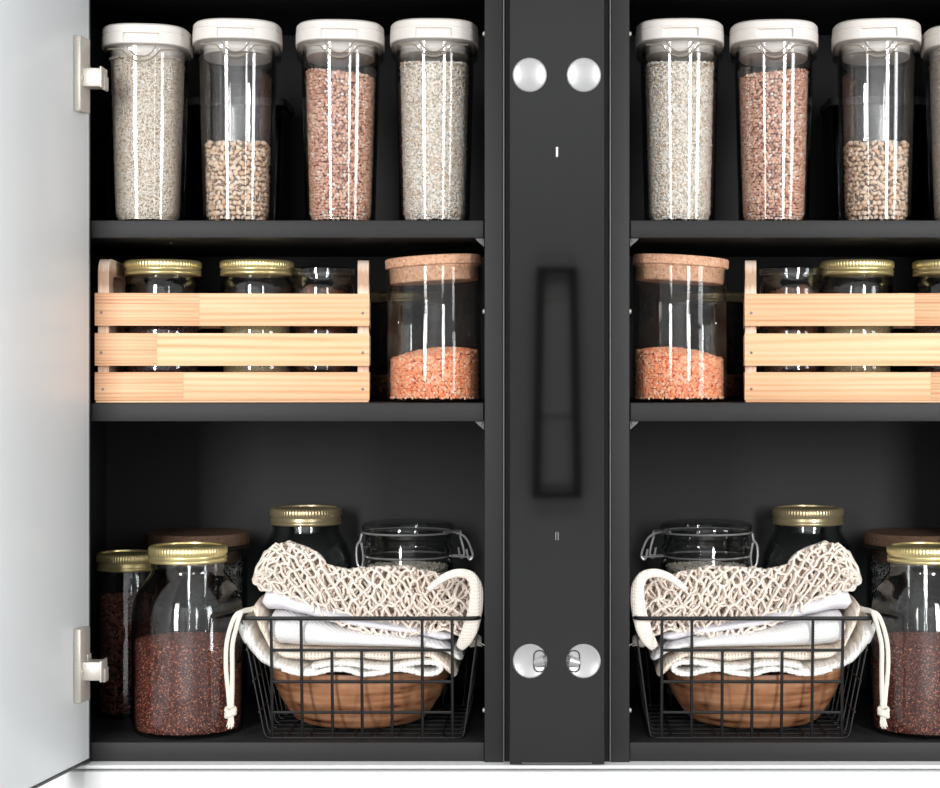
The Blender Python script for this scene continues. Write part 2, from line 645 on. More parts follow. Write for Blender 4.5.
def jar_fill(name, mats, prof_r, z0, ztop, step, size, loc, label, right, cat, mound=None, group=None, **kw):
    """fill of a round jar: prof_r(z) inner radius; mound(x,y) raises the top"""
    mound = mound or (lambda x, y: 0.0)
    r_top = prof_r(ztop) - size * 1.18
    pts, nr = side_points(lambda z: circle(prof_r(z) - size * 1.18), z0 + size * .7, ztop + (.014 if mound(0, 0) else 0), step, arc=.55)
    tp, tn = top_points(lambda a, b: a * a + b * b < r_top * r_top, r_top, r_top, lambda a, b: ztop + mound(a, b), step)
    if mound(0, 0) or mound(r_top, 0):
        # wall grains follow the mound at the glass
        keep = pts[:, 2] < ztop + np.array([mound(a, b) for a, b in pts[:, :2]])
        pts, nr = pts[keep], nr[keep]
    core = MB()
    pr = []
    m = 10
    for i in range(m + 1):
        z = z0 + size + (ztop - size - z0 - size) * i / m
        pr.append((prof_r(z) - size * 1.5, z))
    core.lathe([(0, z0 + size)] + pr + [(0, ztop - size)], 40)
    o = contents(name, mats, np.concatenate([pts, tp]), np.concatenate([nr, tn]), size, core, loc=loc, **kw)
    tag(o, label, cat, group, 'stuff')
    twin(o, right)
    return o


# ---------------------------------------------------------------- key heights and planes
Z_TOP_SHELF = gz(220)
Z_MID_SHELF = gz(403)
Z_FLOOR = gz(743)
Z_BOT = gz(762)
DEPTH = .42
XL_IN, XR_IN = -.66, gx(484.5)
X_HINGE = gx(90)

# ---------------------------------------------------------------- left cabinet (mirrored later)
cab = empty('wall_cabinet', (-.35, 0, Z_BOT), 0,
            'open charcoal cabinet with two shelves and pale door, left of the dark glass panel', 'cabinet', 'charcoal cabinets')
OX, OZ = -.35, Z_BOT


def L(x):
    return x - OX


def H(z):
    return z - OZ


ZT = gz(-40)
m = MB().box(L(XL_IN - .022), L(XL_IN), 0.004, DEPTH, 0, H(ZT), .001)
m.build('side_panel', M['charcoal_in'], cab)
m = MB().box(L(XR_IN), L(gx(503.2)), 0, DEPTH, H(gz(763.5)), H(ZT), .0012)
m.build('side_panel', M['charcoal'], cab)
MB().box(L(gx(503.2)), L(gx(504.2)), .0006, .03, H(gz(763.3)), H(ZT)).build('edge_strip', M['edge_metal'], cab)
MB().box(L(XL_IN - .022), L(X_HINGE), -.0005, .0035, 0, H(ZT), .0008).build('face_stile', M['charcoal_in'], cab)
MB().box(L(XL_IN), L(XR_IN), DEPTH - .008, DEPTH, H(Z_FLOOR), H(ZT)).build('back_panel', M['charcoal_in'], cab)
MB().box(L(XL_IN), L(XR_IN), 0.0042, DEPTH, H(gz(762)), H(Z_FLOOR), .0012).build('bottom_panel', M['charcoal'], cab)
MB().box(L(XL_IN), L(XR_IN), 0.004, DEPTH - .008, H(gz(-22)), H(ZT), .0012).build('top_panel', M['charcoal'], cab)
for a, b in ((220, 237.5), (403, 421.5)):
    sh = MB().box(L(XL_IN + .0008), L(XR_IN - .0012), .006, DEPTH - .009, H(gz(b)), H(gz(a)), .0012)
    so = sh.build('shelf', M['charcoal'], cab)
    mm = MB()
    zb = H(gz(b)) - .0002
    x1 = L(XR_IN) - .0012
    mm.loft([[(x1, y, zb), (x1 - .011, y, zb), (x1 - .0085, y, zb - .003), (x1, y, zb - .0105)] for y in (.012, .02)])
    mm.tube([(x1 - .0035, .0125, zb - .002), (x1 - .0035, .0095, zb - .002)], .0016, 8)
    mm.build('shelf_bracket', plain('smoky_bracket', (105, 105, 105), .3) if 'brk' not in M else M['brk'], cab, angle=30)
    M['brk'] = bpy.data.materials['smoky_bracket']
for (px, py) in ((484, 31), (483, 311), (484, 713)):
    x1 = L(XR_IN)
    mm = MB()
    z = H(gz(py))
    mm.tube([(x1, .02, z), (x1 - .0025, .02, z), (x1 - .0032, .02, z)], [.0032, .003, .0016], 12)
    mm.build('shelf_pin', M['nickel'], cab)

# door: pale glass leaf swung open past square, seen from its inner side
dv = Vector((-.024, -.15, 0)).normalized()
dn = Vector((-dv.y, dv.x, 0))          # inner face normal (towards the opening)
if dn.x < 0:
    dn = -dn
DW = .285
zb, zt = H(gz(761)), H(gz(-40))


def dpt(s, t, z):
    """s along the leaf from the hinge edge, t out of the inner face, z"""
    p = Vector((X_HINGE, -.002, 0)) + dv * s + dn * t
    return Vector((L(p.x), p.y, z))


def dbox(mb, s0, s1, t0, t1, z0, z1, bevel=.0008):
    b = bmesh.new()
    bmesh.ops.create_cube(b, size=1.0)
    if bevel:
        for v in b.verts:
            v.co = Vector((v.co.x * (s1 - s0), v.co.y * (t1 - t0), v.co.z * (z1 - z0)))
        bmesh.ops.bevel(b, geom=list(b.edges), offset=bevel, segments=2, profile=.5, affect='EDGES')
        for v in b.verts:
            v.co = dpt((s0 + s1) / 2 + v.co.x, (t0 + t1) / 2 + v.co.y, (z0 + z1) / 2 + v.co.z)
    bmesh.ops.recalc_face_normals(b, faces=list(b.faces))
    mb.bm(b); b.free()
    return mb


door = dbox(MB(), 0.0015, DW, -.006, 0, zb + .004, zt).build('door', M['door'], cab)
dbox(MB(), 0, DW, -.022, -.0062, zb, zt).build('door_frame', M['door_edge'], door)
mm = dbox(MB(), 0, DW, -.0062, .0006, zb, zb + .0042, .0003)
mm.build('door_edging', M['door_edge'], door)
dbox(MB(), 0, .0018, -.0062, .0004, zb + .004, zt, .0003).build('door_edging', M['edge_metal'], door)
for y0, y1 in ((37, 112), (628, 702)):
    mm = MB()
    zc = H(gz((y0 + y1) / 2, -.04)); hh = (y1 - y0) / 2 * S * .985
    dbox(mm, .020, .050, .0002, .0095, zc - hh, zc + hh, .0016)
    dbox(mm, .018, .030, .006, .0105, zc + .003, zc + .012, .001)
    ym = (y0 + y1) / 2 + 4.5
    zc2 = H(gz(ym, -.03))
    dbox(mm, .0225, .047, .008, .0105, zc2 - .004, zc2 + .003, .0008)
    # arm: a folded channel reaching into the cabinet
    xa, xb = L(gx(82, -.04)), L(gx(104, -.03))
    mm.box(xa, xb, -.046, -.02, zc2 - .0115, zc2 + .0115, .0016)
    mm.box(xb - .001, xb + .0015, -.049, -.018, zc2 - .013, zc2 + .013, .0008)
    mm.box(xb, xb + .004, -.040, -.022, zc2 - .0145, zc2 + .003, .0012)
    mm.build('hinge', M['nickel'], door)
twin(cab, 'open charcoal cabinet with two shelves, right of the dark glass panel')

# ---------------------------------------------------------------- dark glass panel between the cabinets
pan = empty('glass_panel', (0, 0, gz(764)), 0,
            'narrow dark glossy glass panel with four silver hinge cups between the two cabinets', 'panel')
pz0 = gz(764, -.02)
PZ = gz(764)
MB().box(gx(504.4), gx(609.6), .004, .03, gz(763.4) - PZ, ZT - PZ).build('backing', M['gap'], pan)
MB().box(gx(509.7, -.022), gx(604.3, -.022), -.022, -.002, pz0 - PZ, ZT - PZ, .0003, 1).build('glass', M['dark_glass'], pan)
MB().box(gx(522, -.022), gx(592, -.022), -.0226, -.0219, pz0 - PZ + .0008, pz0 - PZ + .0022).build('lower_edge', M['edge_metal'], pan)
for (px, py, low) in ((529.7, 75, 0), (583.8, 75, 0), (530, 661, 1), (583.5, 661, 1)):
    Y = -.0222
    cx, cz = gx(px, Y), gz(py, Y) - PZ
    R = 17.0 * S
    prof = [(0, 0), (R, 0), (R, .0008), (R * .985, .0016), (R * .93, .0022), (R * .9, .0019), (0, .0019)]
    mb = MB()
    mb.lathe(prof, 64)
    mb.v = [(cx + a, Y - c, cz + b) for a, b, c in mb.v]
    mb.fc = [tuple(reversed(q_)) for q_ in mb.fc] if False else mb.fc
    cup = mb.build('hinge_cup', M['chrome'], pan, angle=50)
    if low:
        sgn = 1 if px < 557 else -1
        sx = cx + sgn * 9.5 * S
        ring = [(sx + a, Y - .0021, cz + b) for a, b, _ in rrect(5.6 * S, 10.5 * S, 5.0 * S, 0, 6)]
        mb = MB().tube(ring, .7 * S, 6, closed=True)
        mb.build('slot', M['slot'], cup)
        mb = MB()
        q0 = Vector((sx + sgn * .6 * S, Y - .001, cz))
        mb.tube([q0 + Vector((-4.6 * S * sgn, 0, -1.5 * S)), q0 + Vector((-4.0 * S * sgn, -.004, -1.2 * S)), q0 + Vector((3.2 * S * sgn, -.0055, .8 * S)), q0 + Vector((4.6 * S * sgn, -.003, 1.5 * S))],
                [2.2 * S, 4.2 * S, 6.4 * S, 3.2 * S], 16)
        mb.build('hinge_boss', M['steel'], cup)
Y = -.0222
MB().box(gx(555.9, Y), gx(558.1, Y), Y - .001, Y, gz(157, Y) - PZ, gz(147, Y) - PZ, .0004).build('pale_mark', M['pale_mark'], pan)  # small upright white mark on the glass
mb = MB()
for px in (555.8, 558.2):
    mb.box(gx(px - .5, Y), gx(px + .5, Y), Y - .0008, Y, gz(540, Y) - PZ, gz(532, Y) - PZ)
mb.build('catch_mark', plain('grey_mark', (120, 122, 124), .5), pan)

# ---------------------------------------------------------------- white base unit under the cabinets
ct = MB().box(-.9, .9, -.018, .45, gz(769, -.018), Z_BOT - .0004, .0012)
tag(ct.build('countertop', M['white_lam']), 'thin white countertop the charcoal cabinets stand on', 'countertop')
bc = empty('base_cabinet', (0, 0, .001), 0, 'white base cabinet under the thin white countertop, at the bottom edge', 'cabinet')
z1 = gz(769, -.018) - .0004 - .001
MB().box(-.9, .9, .004, .45, 0, z1, .001).build('carcass', M['white_lam'], bc)
MB().box(-.9, .9, -.018, .0038, 0, z1 - .0030, .0015).build('front', M['white_lam'], bc)


# ---------------------------------------------------------------- tall canisters
DF = 1.4      # the canisters are deeper than wide


def se2(hw, n, z, k=96):
    return sell(hw, hw * DF, n, z, k)


def canister(px, ytop, ybot, w_lid, rz, Yc, mat_fill, label, right, fill_label, fill_right, fill_name, fill_top, wt=77, wb=69, zfloor=Z_TOP_SHELF, tilt=0.0):
    s = f(Yc) * S
    root = empty('canister', (gx(px, Yc), Yc, zfloor), rz, label, 'canister', 'tall canisters on the top shelves')
    hd = .5 * w_lid * s
    Yf = Yc - hd * DF
    top = gz(ytop, Yf) - zfloor
    h_lid = 21 * S
    zl = top - h_lid
    hwT, hwB = wt / 2 * s, wb / 2 * s
    # shell with an outer and an inner wall
    t = .0022
    zs = [0, .002, .006, zl * .5, zl - .016, zl - .012, zl - .004, zl + .004]
    def half(z):
        return hwB + (hwT - hwB) * min(1, max(0, z / (zl - .014)))
    NB = 2.5
    outer = []
    for z in zs:
        hw = half(z)
        if z < .001:
            hw -= .006
        elif z < .004:
            hw -= .0018
        if z > zl - .013:
            hw = hd - .0016
            if z > zl:
                hw = hd - .0035
        outer.append((hw, z))
    inner = [(half(z) - t, z) for z in (zl + .004, zl - .014, zl * .5, .010, .004)]
    mb = MB()
    rings = [se2(hw, NB if z < zl - .013 else 2.9, z) for hw, z in outer] + [se2(hw, NB, z) for hw, z in inner]
    mb.loft(rings)
    body = mb.build('body', M['plastic'], root, angle=50)
    # pouring lip moulded on the front collar
    mb = MB()
    yf = -(hd * DF - .0012)
    pth = []
    for (a, b) in ((-33, -4.6), (-29, -5), (-20, -6), (-17, -7.5), (-12, -13), (-6, -16.5), (0, -17.5), (6, -16.5), (12, -13), (17, -7.5), (20, -6), (29, -5), (33, -4.6)):
        edge = hd * DF * (1 - (1 - min(1, abs(a) * s / hd) ** 2.9) ** (1 / 2.9))
        dip = 0 if b > -8 else .0006
        pth.append((a * s, yf + edge + dip, zl + b * s))
    mb.tube(smooth_path(pth, 5), .0011, 6)
    pth = [(a * s, yf + .004, zl + b * s) for a, b in ((-14, -2), (-10, -8), (-5, -11.5), (0, -12.5), (5, -11.5), (10, -8), (14, -2))]
    mb.tube(smooth_path(pth, 5), .0008, 6)
    mb.build('pouring_lip', M['plastic_edge'], body)
    # lid: lower band with a finger recess, upper band, plug inside
    mb = MB()
    seam = zl + h_lid * .56
    w2 = 16.5 * s
    NL = 2.9

    def dent(ring):
        return [(x, y + (.0042 if (abs(x) < w2 and y < 0) else 0), z) for x, y, z in ring]
    R_ = lambda hw, z: se2(hw, NL, z, 160)
    mb.loft([R_(hd - .001, zl), R_(hd, zl + .001), R_(hd, zl + .0024), dent(R_(hd, zl + .0027)), dent(R_(hd, seam - .0016)), R_(hd, seam - .0013), R_(hd, seam - .0006), R_(hd - .0008, seam - .0003),
             R_(hd - .0008, seam + .0003), R_(hd - .0002, seam + .0007), R_(hd - .0008, top - .003), R_(hd - .003, top - .0006), R_(hd - .008, top)])
    mb.loft([se2(half(zl) - .007, NB, zl - .013), se2(half(zl) - .0065, NB, zl + .0004)])
    lid = mb.build('lid', M['lid'], root, angle=35)
    if mat_fill:
        kw = dict(mat_fill)
        mats, step, size, jit = kw.pop('mats'), kw.pop('step'), kw.pop('size'), kw.pop('jit', .28)
        ztop = gz(fill_top, Yf + .005) - zfloor
        zb_ = .0045
        inset = 4.6 * s
        def outl(z):
            hw = half(z) - inset - size * .6
            if z < .014:
                hw -= (.014 - z) * .45
            return [q_[:2] for q_ in se2(hw, NB, 0, 72)]
        slope = lambda a, b: tilt * a
        pts, nr = side_points(outl, zb_ + size * .6, ztop + abs(tilt) * hwT, step, arc=.6, jit=jit)
        keep = pts[:, 2] < ztop + tilt * pts[:, 0]
        pts, nr = pts[keep], nr[keep]
        hwt = half(ztop) - inset - size * .6
        tp, tn = top_points(lambda a, b: (abs(a / hwt) ** 4 + abs(b / (hwt * DF)) ** 4) < 1, hwt, hwt * DF, lambda a, b: ztop + tilt * a, step)
        core = MB()
        cr = size * 1.25 + inset
        core.loft([se2(half(0) - cr - .005, NB, zb_ + size * .8, 48), se2(half(.014) - cr, NB, .014, 48)] +
                  [[(x, y, z + tilt * x) for x, y, z in se2(half(ztop) - cr, NB, ztop - size, 48)]])
        o = contents(fill_name, mats, np.concatenate([pts, tp]), np.concatenate([nr, tn]), size, core, loc=(gx(px, Yc), Yc, zfloor), rz=rz, **kw)
        tag(o, fill_label, 'dry food', None, 'stuff')
        twin(o, fill_right)
    twin(root, right)
    return root


YC = .095
F_RICE = dict(mats=[M['rice'], M['core_rice']], step=.0024, size=.0026, shape=(1, .4, .36), lie=.35, base=ICO1)
F_PEA = dict(mats=[M['pea'], M['pea_eye'], M['core_pea']], step=.0072, size=.0041, shape=(1, .80, .72), lie=.45, jit=.10, base=ICO3, eye=True, jitter=.14)
F_BUCK = dict(mats=[M['buck'], M['core_buck']], step=.0040, size=.00225, shape=(1, .92, .88), base=ICO2)
F_OAT = dict(mats=[M['oat'], M['core_oat']], step=.0029, size=.0027, shape=(1, .75, .25), lie=.7, base=ICO1, jitter=.35)
canister(148, 22, 218, 87, .10, YC, F_RICE, 'tall clear canister full of pale rice, cream lid, leftmost on the top shelf',
         'tall clear canister of pale rice cut off by the right edge of the frame',
         'pale rice grains filling the leftmost tall canister', 'pale rice grains in the canister cut by the right frame edge', 'rice', 55, 81, 71)
canister(238, 17, 217, 88, .12, YC, F_PEA, 'tall clear canister a third full of black-eyed peas, left cabinet',
         'tall clear canister a third full of black-eyed peas, right cabinet',
         'black-eyed peas in the bottom of the left cabinet canister', 'black-eyed peas in the bottom of the right cabinet canister', 'black_eyed_peas', 141, 77, 70)
canister(340.5, 18, 217, 88, .09, YC, F_BUCK, 'tall clear canister of pinkish brown buckwheat, left cabinet',
         'tall clear canister of pinkish brown buckwheat, right cabinet',
         'pinkish brown buckwheat filling the left cabinet canister', 'pinkish brown buckwheat filling the right cabinet canister', 'buckwheat', 70, 78, 69, tilt=-.1)
canister(434.5, 17, 217, 88, .05, YC, F_OAT, 'tall clear canister of cream oat flakes, nearest left of the dark glass panel',
         'tall clear canister of cream oat flakes, nearest right of the dark glass panel',
         'cream oat flakes filling the canister left of the dark panel', 'cream oat flakes filling the canister right of the dark panel', 'oat_flakes', 60, 78, 70)

# short clear box behind the peas, its colours darkened for the shade there
Yb = .30
root = empty('storage_box', (gx(240, Yb), Yb, Z_TOP_SHELF), 0, 'shade-tinted clear plastic box behind the black-eyed pea canister, left cabinet', 'box', 'shade-tinted boxes at the back of the top shelves')
hw = 50 * S * f(Yb)
zt_ = gz(103, Yb) - Z_TOP_SHELF
mb = MB().loft([rrect(hw * .84, hw * .8, .02, 0), rrect(hw * .86, hw * .82, .02, .004), rrect(hw * .95, hw * .9, .02, zt_ - .012),
                rrect(hw * .93, hw * .88, .02, zt_ - .012), rrect(hw * .84, hw * .8, .02, .006)])
mb.build('body', M['shade_plastic'], root)
MB().loft([rrect(hw, hw * .95, .022, zt_ - .011), rrect(hw, hw * .95, .022, zt_ - .001), rrect(hw - .004, hw * .95 - .004, .02, zt_)]).build('lid', plain('shade_tinted_lid', (66, 66, 67), .4), root)  # lid greyed to carry the same painted shade
twin(root, 'shade-tinted clear plastic box behind the black-eyed pea canister, right cabinet')


# ---------------------------------------------------------------- screw-top jars
def screw_lid(parent, r, z0, h, gold, disc=None):
    """gold band: thread rings below, fluted upper rim, disc in the middle"""
    prof = [(r - .0035, 0), (r, 0), (r + .0008, h * .05), (r - .0002, h * .12), (r - .0002, h * .2), (r + .0008, h * .28), (r - .0006, h * .38), (r - .0006, h * .46), (r + .0006, h * .54), (r + .0006, h * .86),
            (r - .0004, h * .94), (r - .002, h), (r - .006, h), (r - .0065, h * .93), (r - .0065, h * .9), (r - .0035, h * .8)]
    n = 288
    mb = MB().lathe(prof, n, (0, 0, z0), mod=lambda th, i: (.00055 * math.cos(72 * th) if i in (8, 9) else 0))
    # thread lines slope slightly like a screw: shear the two lower rings
    band = mb.build('screw_band', gold, parent, angle=60)
    mb = MB().lathe([(0, h * .82), (r - .0042, h * .82), (r - .0042, h * .9), (r - .010, h * .9), (r - .012, h * .84), (0, h * .85)], 64, (0, 0, z0))
    mb.build('lid_disc', disc or gold, parent)
    return band


def mason(px, Y, ybase, prof, lid_r, lid_y0, lid_y1, label, right, zfloor, gold='gold', lidded=True, mat='jar', name='jar', group='screw-top glass jars', wall=.003, seg=72):
    """prof: (radius px, py) from base to mouth, py measured at the jar's axis depth"""
    s = S * f(Y)
    root = empty(name, (gx(px, Y), Y, zfloor), random.uniform(-1, 1) * 0, label, 'jar', group)
    zz = lambda py: max(0.0, gz(py, Y) - zfloor)
    outer = [(r * s, zz(py)) for r, py in prof]
    base_z = outer[0][1]
    inner = [(max(.004, r - wall), max(z, .006)) for r, z in outer[1:]]
    pr = [(0, outer[0][1] + .0015)] + outer + [(inner[-1][0], inner[-1][1])] + list(reversed(inner))[1:] + [(0, .0065)]
    mb = MB().lathe(pr, seg)
    mb.build('glass', M[mat], root, angle=50)
    if lidded:
        screw_lid(root, lid_r * s, zz(lid_y1), zz(lid_y0) - zz(lid_y1), M[gold])
    twin(root, right)
    return root, (lambda z: np.interp(z, [q_[1] for q_ in inner], [q_[0] for q_ in inner]))


# big quinoa jar in front
YQ = .084
yq = lambda py: py      # py values already at the axis
root, pr = mason(188, YQ, 743, [(42, 734.5), (50, 733), (54, 727), (55.3, 716), (55.3, 614), (53.5, 601), (48, 587), (40, 577), (36.5, 572), (36, 568), (36.8, 566), (36.5, 556)],
                 38.2, 545, 561.5, 'large gold-lidded glass jar of red quinoa left of the basket, left cabinet',
                 'large gold-lidded glass jar of red quinoa cut by the right frame edge', Z_FLOOR)
jar_fill('red_quinoa', [M['quinoa'], M['core_quinoa']], pr, .006, gz(645, YQ - .05) - Z_FLOOR, .0021, .00125, (gx(188, YQ), YQ, Z_FLOOR),
         'dark red quinoa half filling the large jar in the left cabinet', 'dark red quinoa half filling the large jar in the right cabinet', 'dry food',
         shape=(1, 1, .7), base=ICO1)

# dark bean jar behind it, at the wall
YA = .2
root, pr = mason(127, YA, 743, [(27, 719), (29.5, 714), (30, 706), (30, 590), (29, 580), (28, 576), (28, 566)],
                 29.5, 552, 569.5, 'gold-lidded glass jar of dark beans behind the left hinge',
                 'gold-lidded glass jar of dark beans at the far right wall', Z_FLOOR)
jar_fill('dark_beans', [M['adzuki'], M['core_dark']], pr, .006, gz(597, YA) - Z_FLOOR, .0047, .0029, (gx(127, YA), YA, Z_FLOOR),
         'dark red beans filling the jar behind the left hinge', 'dark red beans in the jar at the far right wall', 'dry food',
         shape=(1, .75, .72), base=ICO2)

# gold-lidded jar behind the net bag
YB = .345
root, pr = mason(306, YB, 743, [(40, 694), (45, 690), (46, 680), (46, 568), (45, 556), (41, 544), (35, 534), (33, 530), (33, 520)],
                 35, 507, 524, 'dim gold-lidded empty glass jar standing behind the net bag, left cabinet',
                 'dim gold-lidded empty glass jar standing behind the net bag, right cabinet', Z_FLOOR, gold='gold_dim')

# jar behind the cork jar, on the middle shelf
YJ = .3
root, pr = mason(405, YJ, 403, [(34, 399), (38, 396), (39, 388), (39, 326), (37, 316), (34, 310), (34, 301)],
                 36, 293, 303, 'gold-lidded glass jar half hidden behind the cork-topped lentil jar, left cabinet',
                 'gold-lidded glass jar half hidden behind the cork-topped lentil jar, right cabinet', Z_MID_SHELF, gold='gold_dim')
# embossed script on its shoulder
mb = MB()
rr = 39.3 * S * f(YJ)
pth = []
for k in range(60):
    t = k / 59
    a = -PI / 2 + .05 + (t * .62)
    zz_ = gz(350 - 12 * t + 5 * math.sin(t * 34), YJ) - Z_MID_SHELF
    pth.append((rr * math.cos(a - .1 * math.cos(t * 34)), rr * math.sin(a - .1 * math.cos(t * 34)), zz_))
mb.tube(pth, .0008, 5)
mb.build('embossed_script', M['jar'], root)
jar_fill('brown_seeds', [M['nut'], M['core_dark']], pr, .006, gz(378, YJ) - Z_MID_SHELF, .006, .0036, (gx(405, YJ), YJ, Z_MID_SHELF),
         'brown seeds low in the jar behind the lentil jar, left cabinet', 'brown seeds low in the jar behind the lentil jar, right cabinet', 'dry food', base=ICO2)


# ---------------------------------------------------------------- cork-stoppered jars
def cork_lid(parent, r1, r2, z0, h1, h2, tilt=0.0, name='cork_lid', mat='cork'):
    """lower plug r2 tall h1, upper disc r1 tall h2"""
    mb = MB().lathe([(0, 0), (r2 - .0015, 0), (r2 - .0003, .0012), (r2, h1 * .5), (r2 + .0005, h1), (r1 - .0012, h1), (r1, h1 + .0012), (r1, h1 + h2 - .0014), (r1 - .0012, h1 + h2), (0, h1 + h2)], 72)
    R = Matrix.Rotation(tilt, 3, 'Y')
    mb.v = [tuple(R @ Vector(p) + Vector((0, 0, z0))) for p in mb.v]
    return mb.build(name, M[mat], parent, angle=40)


YL = .078
sL = S * f(YL)
lj = empty('cork_jar', (gx(434.5, YL), YL, Z_MID_SHELF), 0, 'straight glass jar with cork stopper and orange lentils, nearest left of the dark panel', 'jar', 'cork-topped lentil jars')
zt_ = gz(267.5, YL) - Z_MID_SHELF
ro = 47 * sL
MB().lathe([(0, .001), (ro - .004, 0), (ro - .001, .002), (ro, .006), (ro, zt_ - .001), (ro - .001, zt_), (ro - .0022, zt_ - .001), (ro - .0024, .009), (ro - .006, .0045), (0, .004)], 96).build('glass', M['glass'], lj, angle=50)
cork_lid(lj, 48 * sL, ro - .0035, zt_ - 15 * sL, 15.5 * sL, 9.5 * sL, -.06)
twin(lj, 'straight glass jar with cork stopper and orange lentils, nearest right of the dark panel')
jar_fill('orange_lentils', [M['lentil'], M['core_lentil']], lambda z: ro - .0025 + 0 * np.asarray(z), .0048, gz(356, YL - .05) - Z_MID_SHELF, .0036, .0025,
         (gx(434.5, YL), YL, Z_MID_SHELF), 'orange lentils heaped in the cork jar of the left cabinet', 'orange lentils heaped in the cork jar of the right cabinet',
         'dry food', mound=lambda x, y: .010 * (1 - (x * x + y * y) / (ro * ro)) + .10 * x - .0012, shape=(1, 1, .6), lie=1.0, base=ICO2)

YK = .315
sK = S * f(YK)
kj = empty('cork_jar', (gx(198, YK), YK, Z_FLOOR), 0, 'dim glass jar with thick brown cork lid at the back, left cabinet', 'jar', 'cork-lidded jars at the back')
zt_ = gz(548, YK) - Z_FLOOR
ro = 49 * sK
MB().lathe([(0, .001), (ro - .006, 0), (ro, .008), (ro, zt_ - .012), (ro - .004, zt_ - .004), (ro - .003, zt_), (ro - .006, zt_), (ro - .0075, zt_ - .005), (ro - .003, zt_ - .014), (ro - .003, .009), (0, .004)], 72).build('glass', M['jar'], kj, angle=50)
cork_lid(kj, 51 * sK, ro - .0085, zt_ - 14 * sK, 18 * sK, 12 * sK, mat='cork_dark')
mb = MB().lathe([(ro + .001, zt_ + .001), (ro + .0045, zt_ + .002), (ro + .0045, zt_ + .004), (ro + .001, zt_ + .005)], 72)
mb.build('rim_ring', M['black'], kj)
twin(kj, 'dim glass jar with thick brown cork lid at the back, right cabinet')
# grey wiry tangle inside that jar
mb = MB()
for k in range(9):
    c = Vector((.050, -.012, gz(575, YK) - Z_FLOOR))
    pth = []
    ph = [random.uniform(0, 6.28) for _ in range(6)]
    for i in range(40):
        t = i / 39 * 7
        pth.append(c + Vector((.011 * math.sin(t * 1.7 + ph[0]) + .004 * math.sin(t * 4 + ph[1]), .011 * math.sin(t * 1.3 + ph[2]), .02 * math.sin(t * .9 + ph[3]) + .007 * math.sin(t * 3 + ph[4]))))
    mb.tube(pth, .0004, 4)
tg = mb.build('dried_tendrils', plain('grey_tendril', (150, 148, 144), .6))
tg.location = (gx(198, YK), YK, Z_FLOOR)
tag(tg, 'grey wiry tendrils inside the back cork-lidded jar, left cabinet', 'dried plant', None, 'stuff')
twin(tg, 'grey wiry tendrils inside the back cork-lidded jar, right cabinet')

# ---------------------------------------------------------------- clamp jar behind the net bag
YW = .335
sW = S * f(YW)
cj = empty('clamp_jar', (gx(408, YW), YW, Z_FLOOR), 0, 'squat clear clamp-lid jar with wire bail behind the net bag, left cabinet', 'jar', 'clamp-lid jars')
zq = lambda py: gz(py, YW) - Z_FLOOR
r0 = 45 * sW
MB().lathe([(0, .001), (r0 - .004, 0), (r0, .006), (r0, zq(563)), (r0 - .001, zq(560)), (r0 - .005, zq(557)), (r0 - .005, zq(554)), (r0 - .001, zq(552)), (r0, zq(549)), (r0 - .001, zq(546)), (r0 - .004, zq(544)), (r0 - .004, zq(538)), (r0 - .001, zq(536)), (r0 - .001, zq(533.2)),
            (r0 - .006, zq(533.2)), (r0 - .008, zq(556)), (r0 - .004, zq(564)), (r0 - .004, .008), (0, .005)], 72).build('glass', M['jar'], cj, angle=40)
lidz = zq(532.8)
MB().lathe([(0, lidz), (r0 - .008, lidz), (r0, lidz + .001), (r0 + .001, lidz + 3 * sW), (r0 + .001, lidz + 7 * sW), (r0 - .002, lidz + 10 * sW), (r0 - .007, lidz + 11 * sW), (0, lidz + 11 * sW)], 72).build('lid', M['jar'], cj, angle=40)
mb = MB()
ang = [2 * PI * k / 64 for k in range(64)]
mb.tube([((r0 + .0016) * math.cos(a), (r0 + .0016) * math.sin(a), zq(531.5)) for a in ang], .0015, 6, closed=True)
mb.tube([((r0 - .0030) * math.cos(a), (r0 - .0030) * math.sin(a), zq(555.5)) for a in ang], .0015, 6, closed=True)
for dy in (-.014, .012):
    x0 = r0
    mb.tube(smooth_path([(x0 - .012, dy * 1.2 - .022, zq(531.5)), (x0 + .006 + dy * .2, dy, zq(531.5)), (x0 + .014 - dy * .35, dy, zq(537)), (x0 + .021 - dy * .5, dy, zq(551)), (x0 + .021 - dy * .5, dy, zq(557)), (x0 + .016 - dy * .5, dy, zq(558)), (x0 + .013 - dy * .5, dy, zq(548))], 6), .0018, 7)
    mb.tube([(x0 - .004, dy * .7, zq(555.5)), (x0 + .020 - dy * .5, dy, zq(556))], .0014, 6)
mb.tube(smooth_path([(-r0 - .001, -.01, zq(533)), (-r0 - .003, -.01, zq(540)), (-r0 - .008, -.01, zq(546)), (-r0 - .0075, -.01, zq(562)), (-r0 - .001, -.01, zq(567)), (-r0 + .0015, -.01, zq(556)), (-r0 - .0015, -.01, zq(542))], 6), .0018, 7)
mb.build('wire_bail', M['steel'], cj)
twin(cj, 'squat clear clamp-lid jar with wire bail behind the net bag, right cabinet')
jar_fill('pale_grain', [M['rice'], M['core_rice']], lambda z: r0 - .005 + 0 * np.asarray(z), .006, zq(566), .0036, .0025, (gx(408, YW), YW, Z_FLOOR),
         'pale grain in the clamp jar of the left cabinet', 'pale grain in the clamp jar of the right cabinet', 'dry food', base=ICO1, shape=(1, .6, .5))

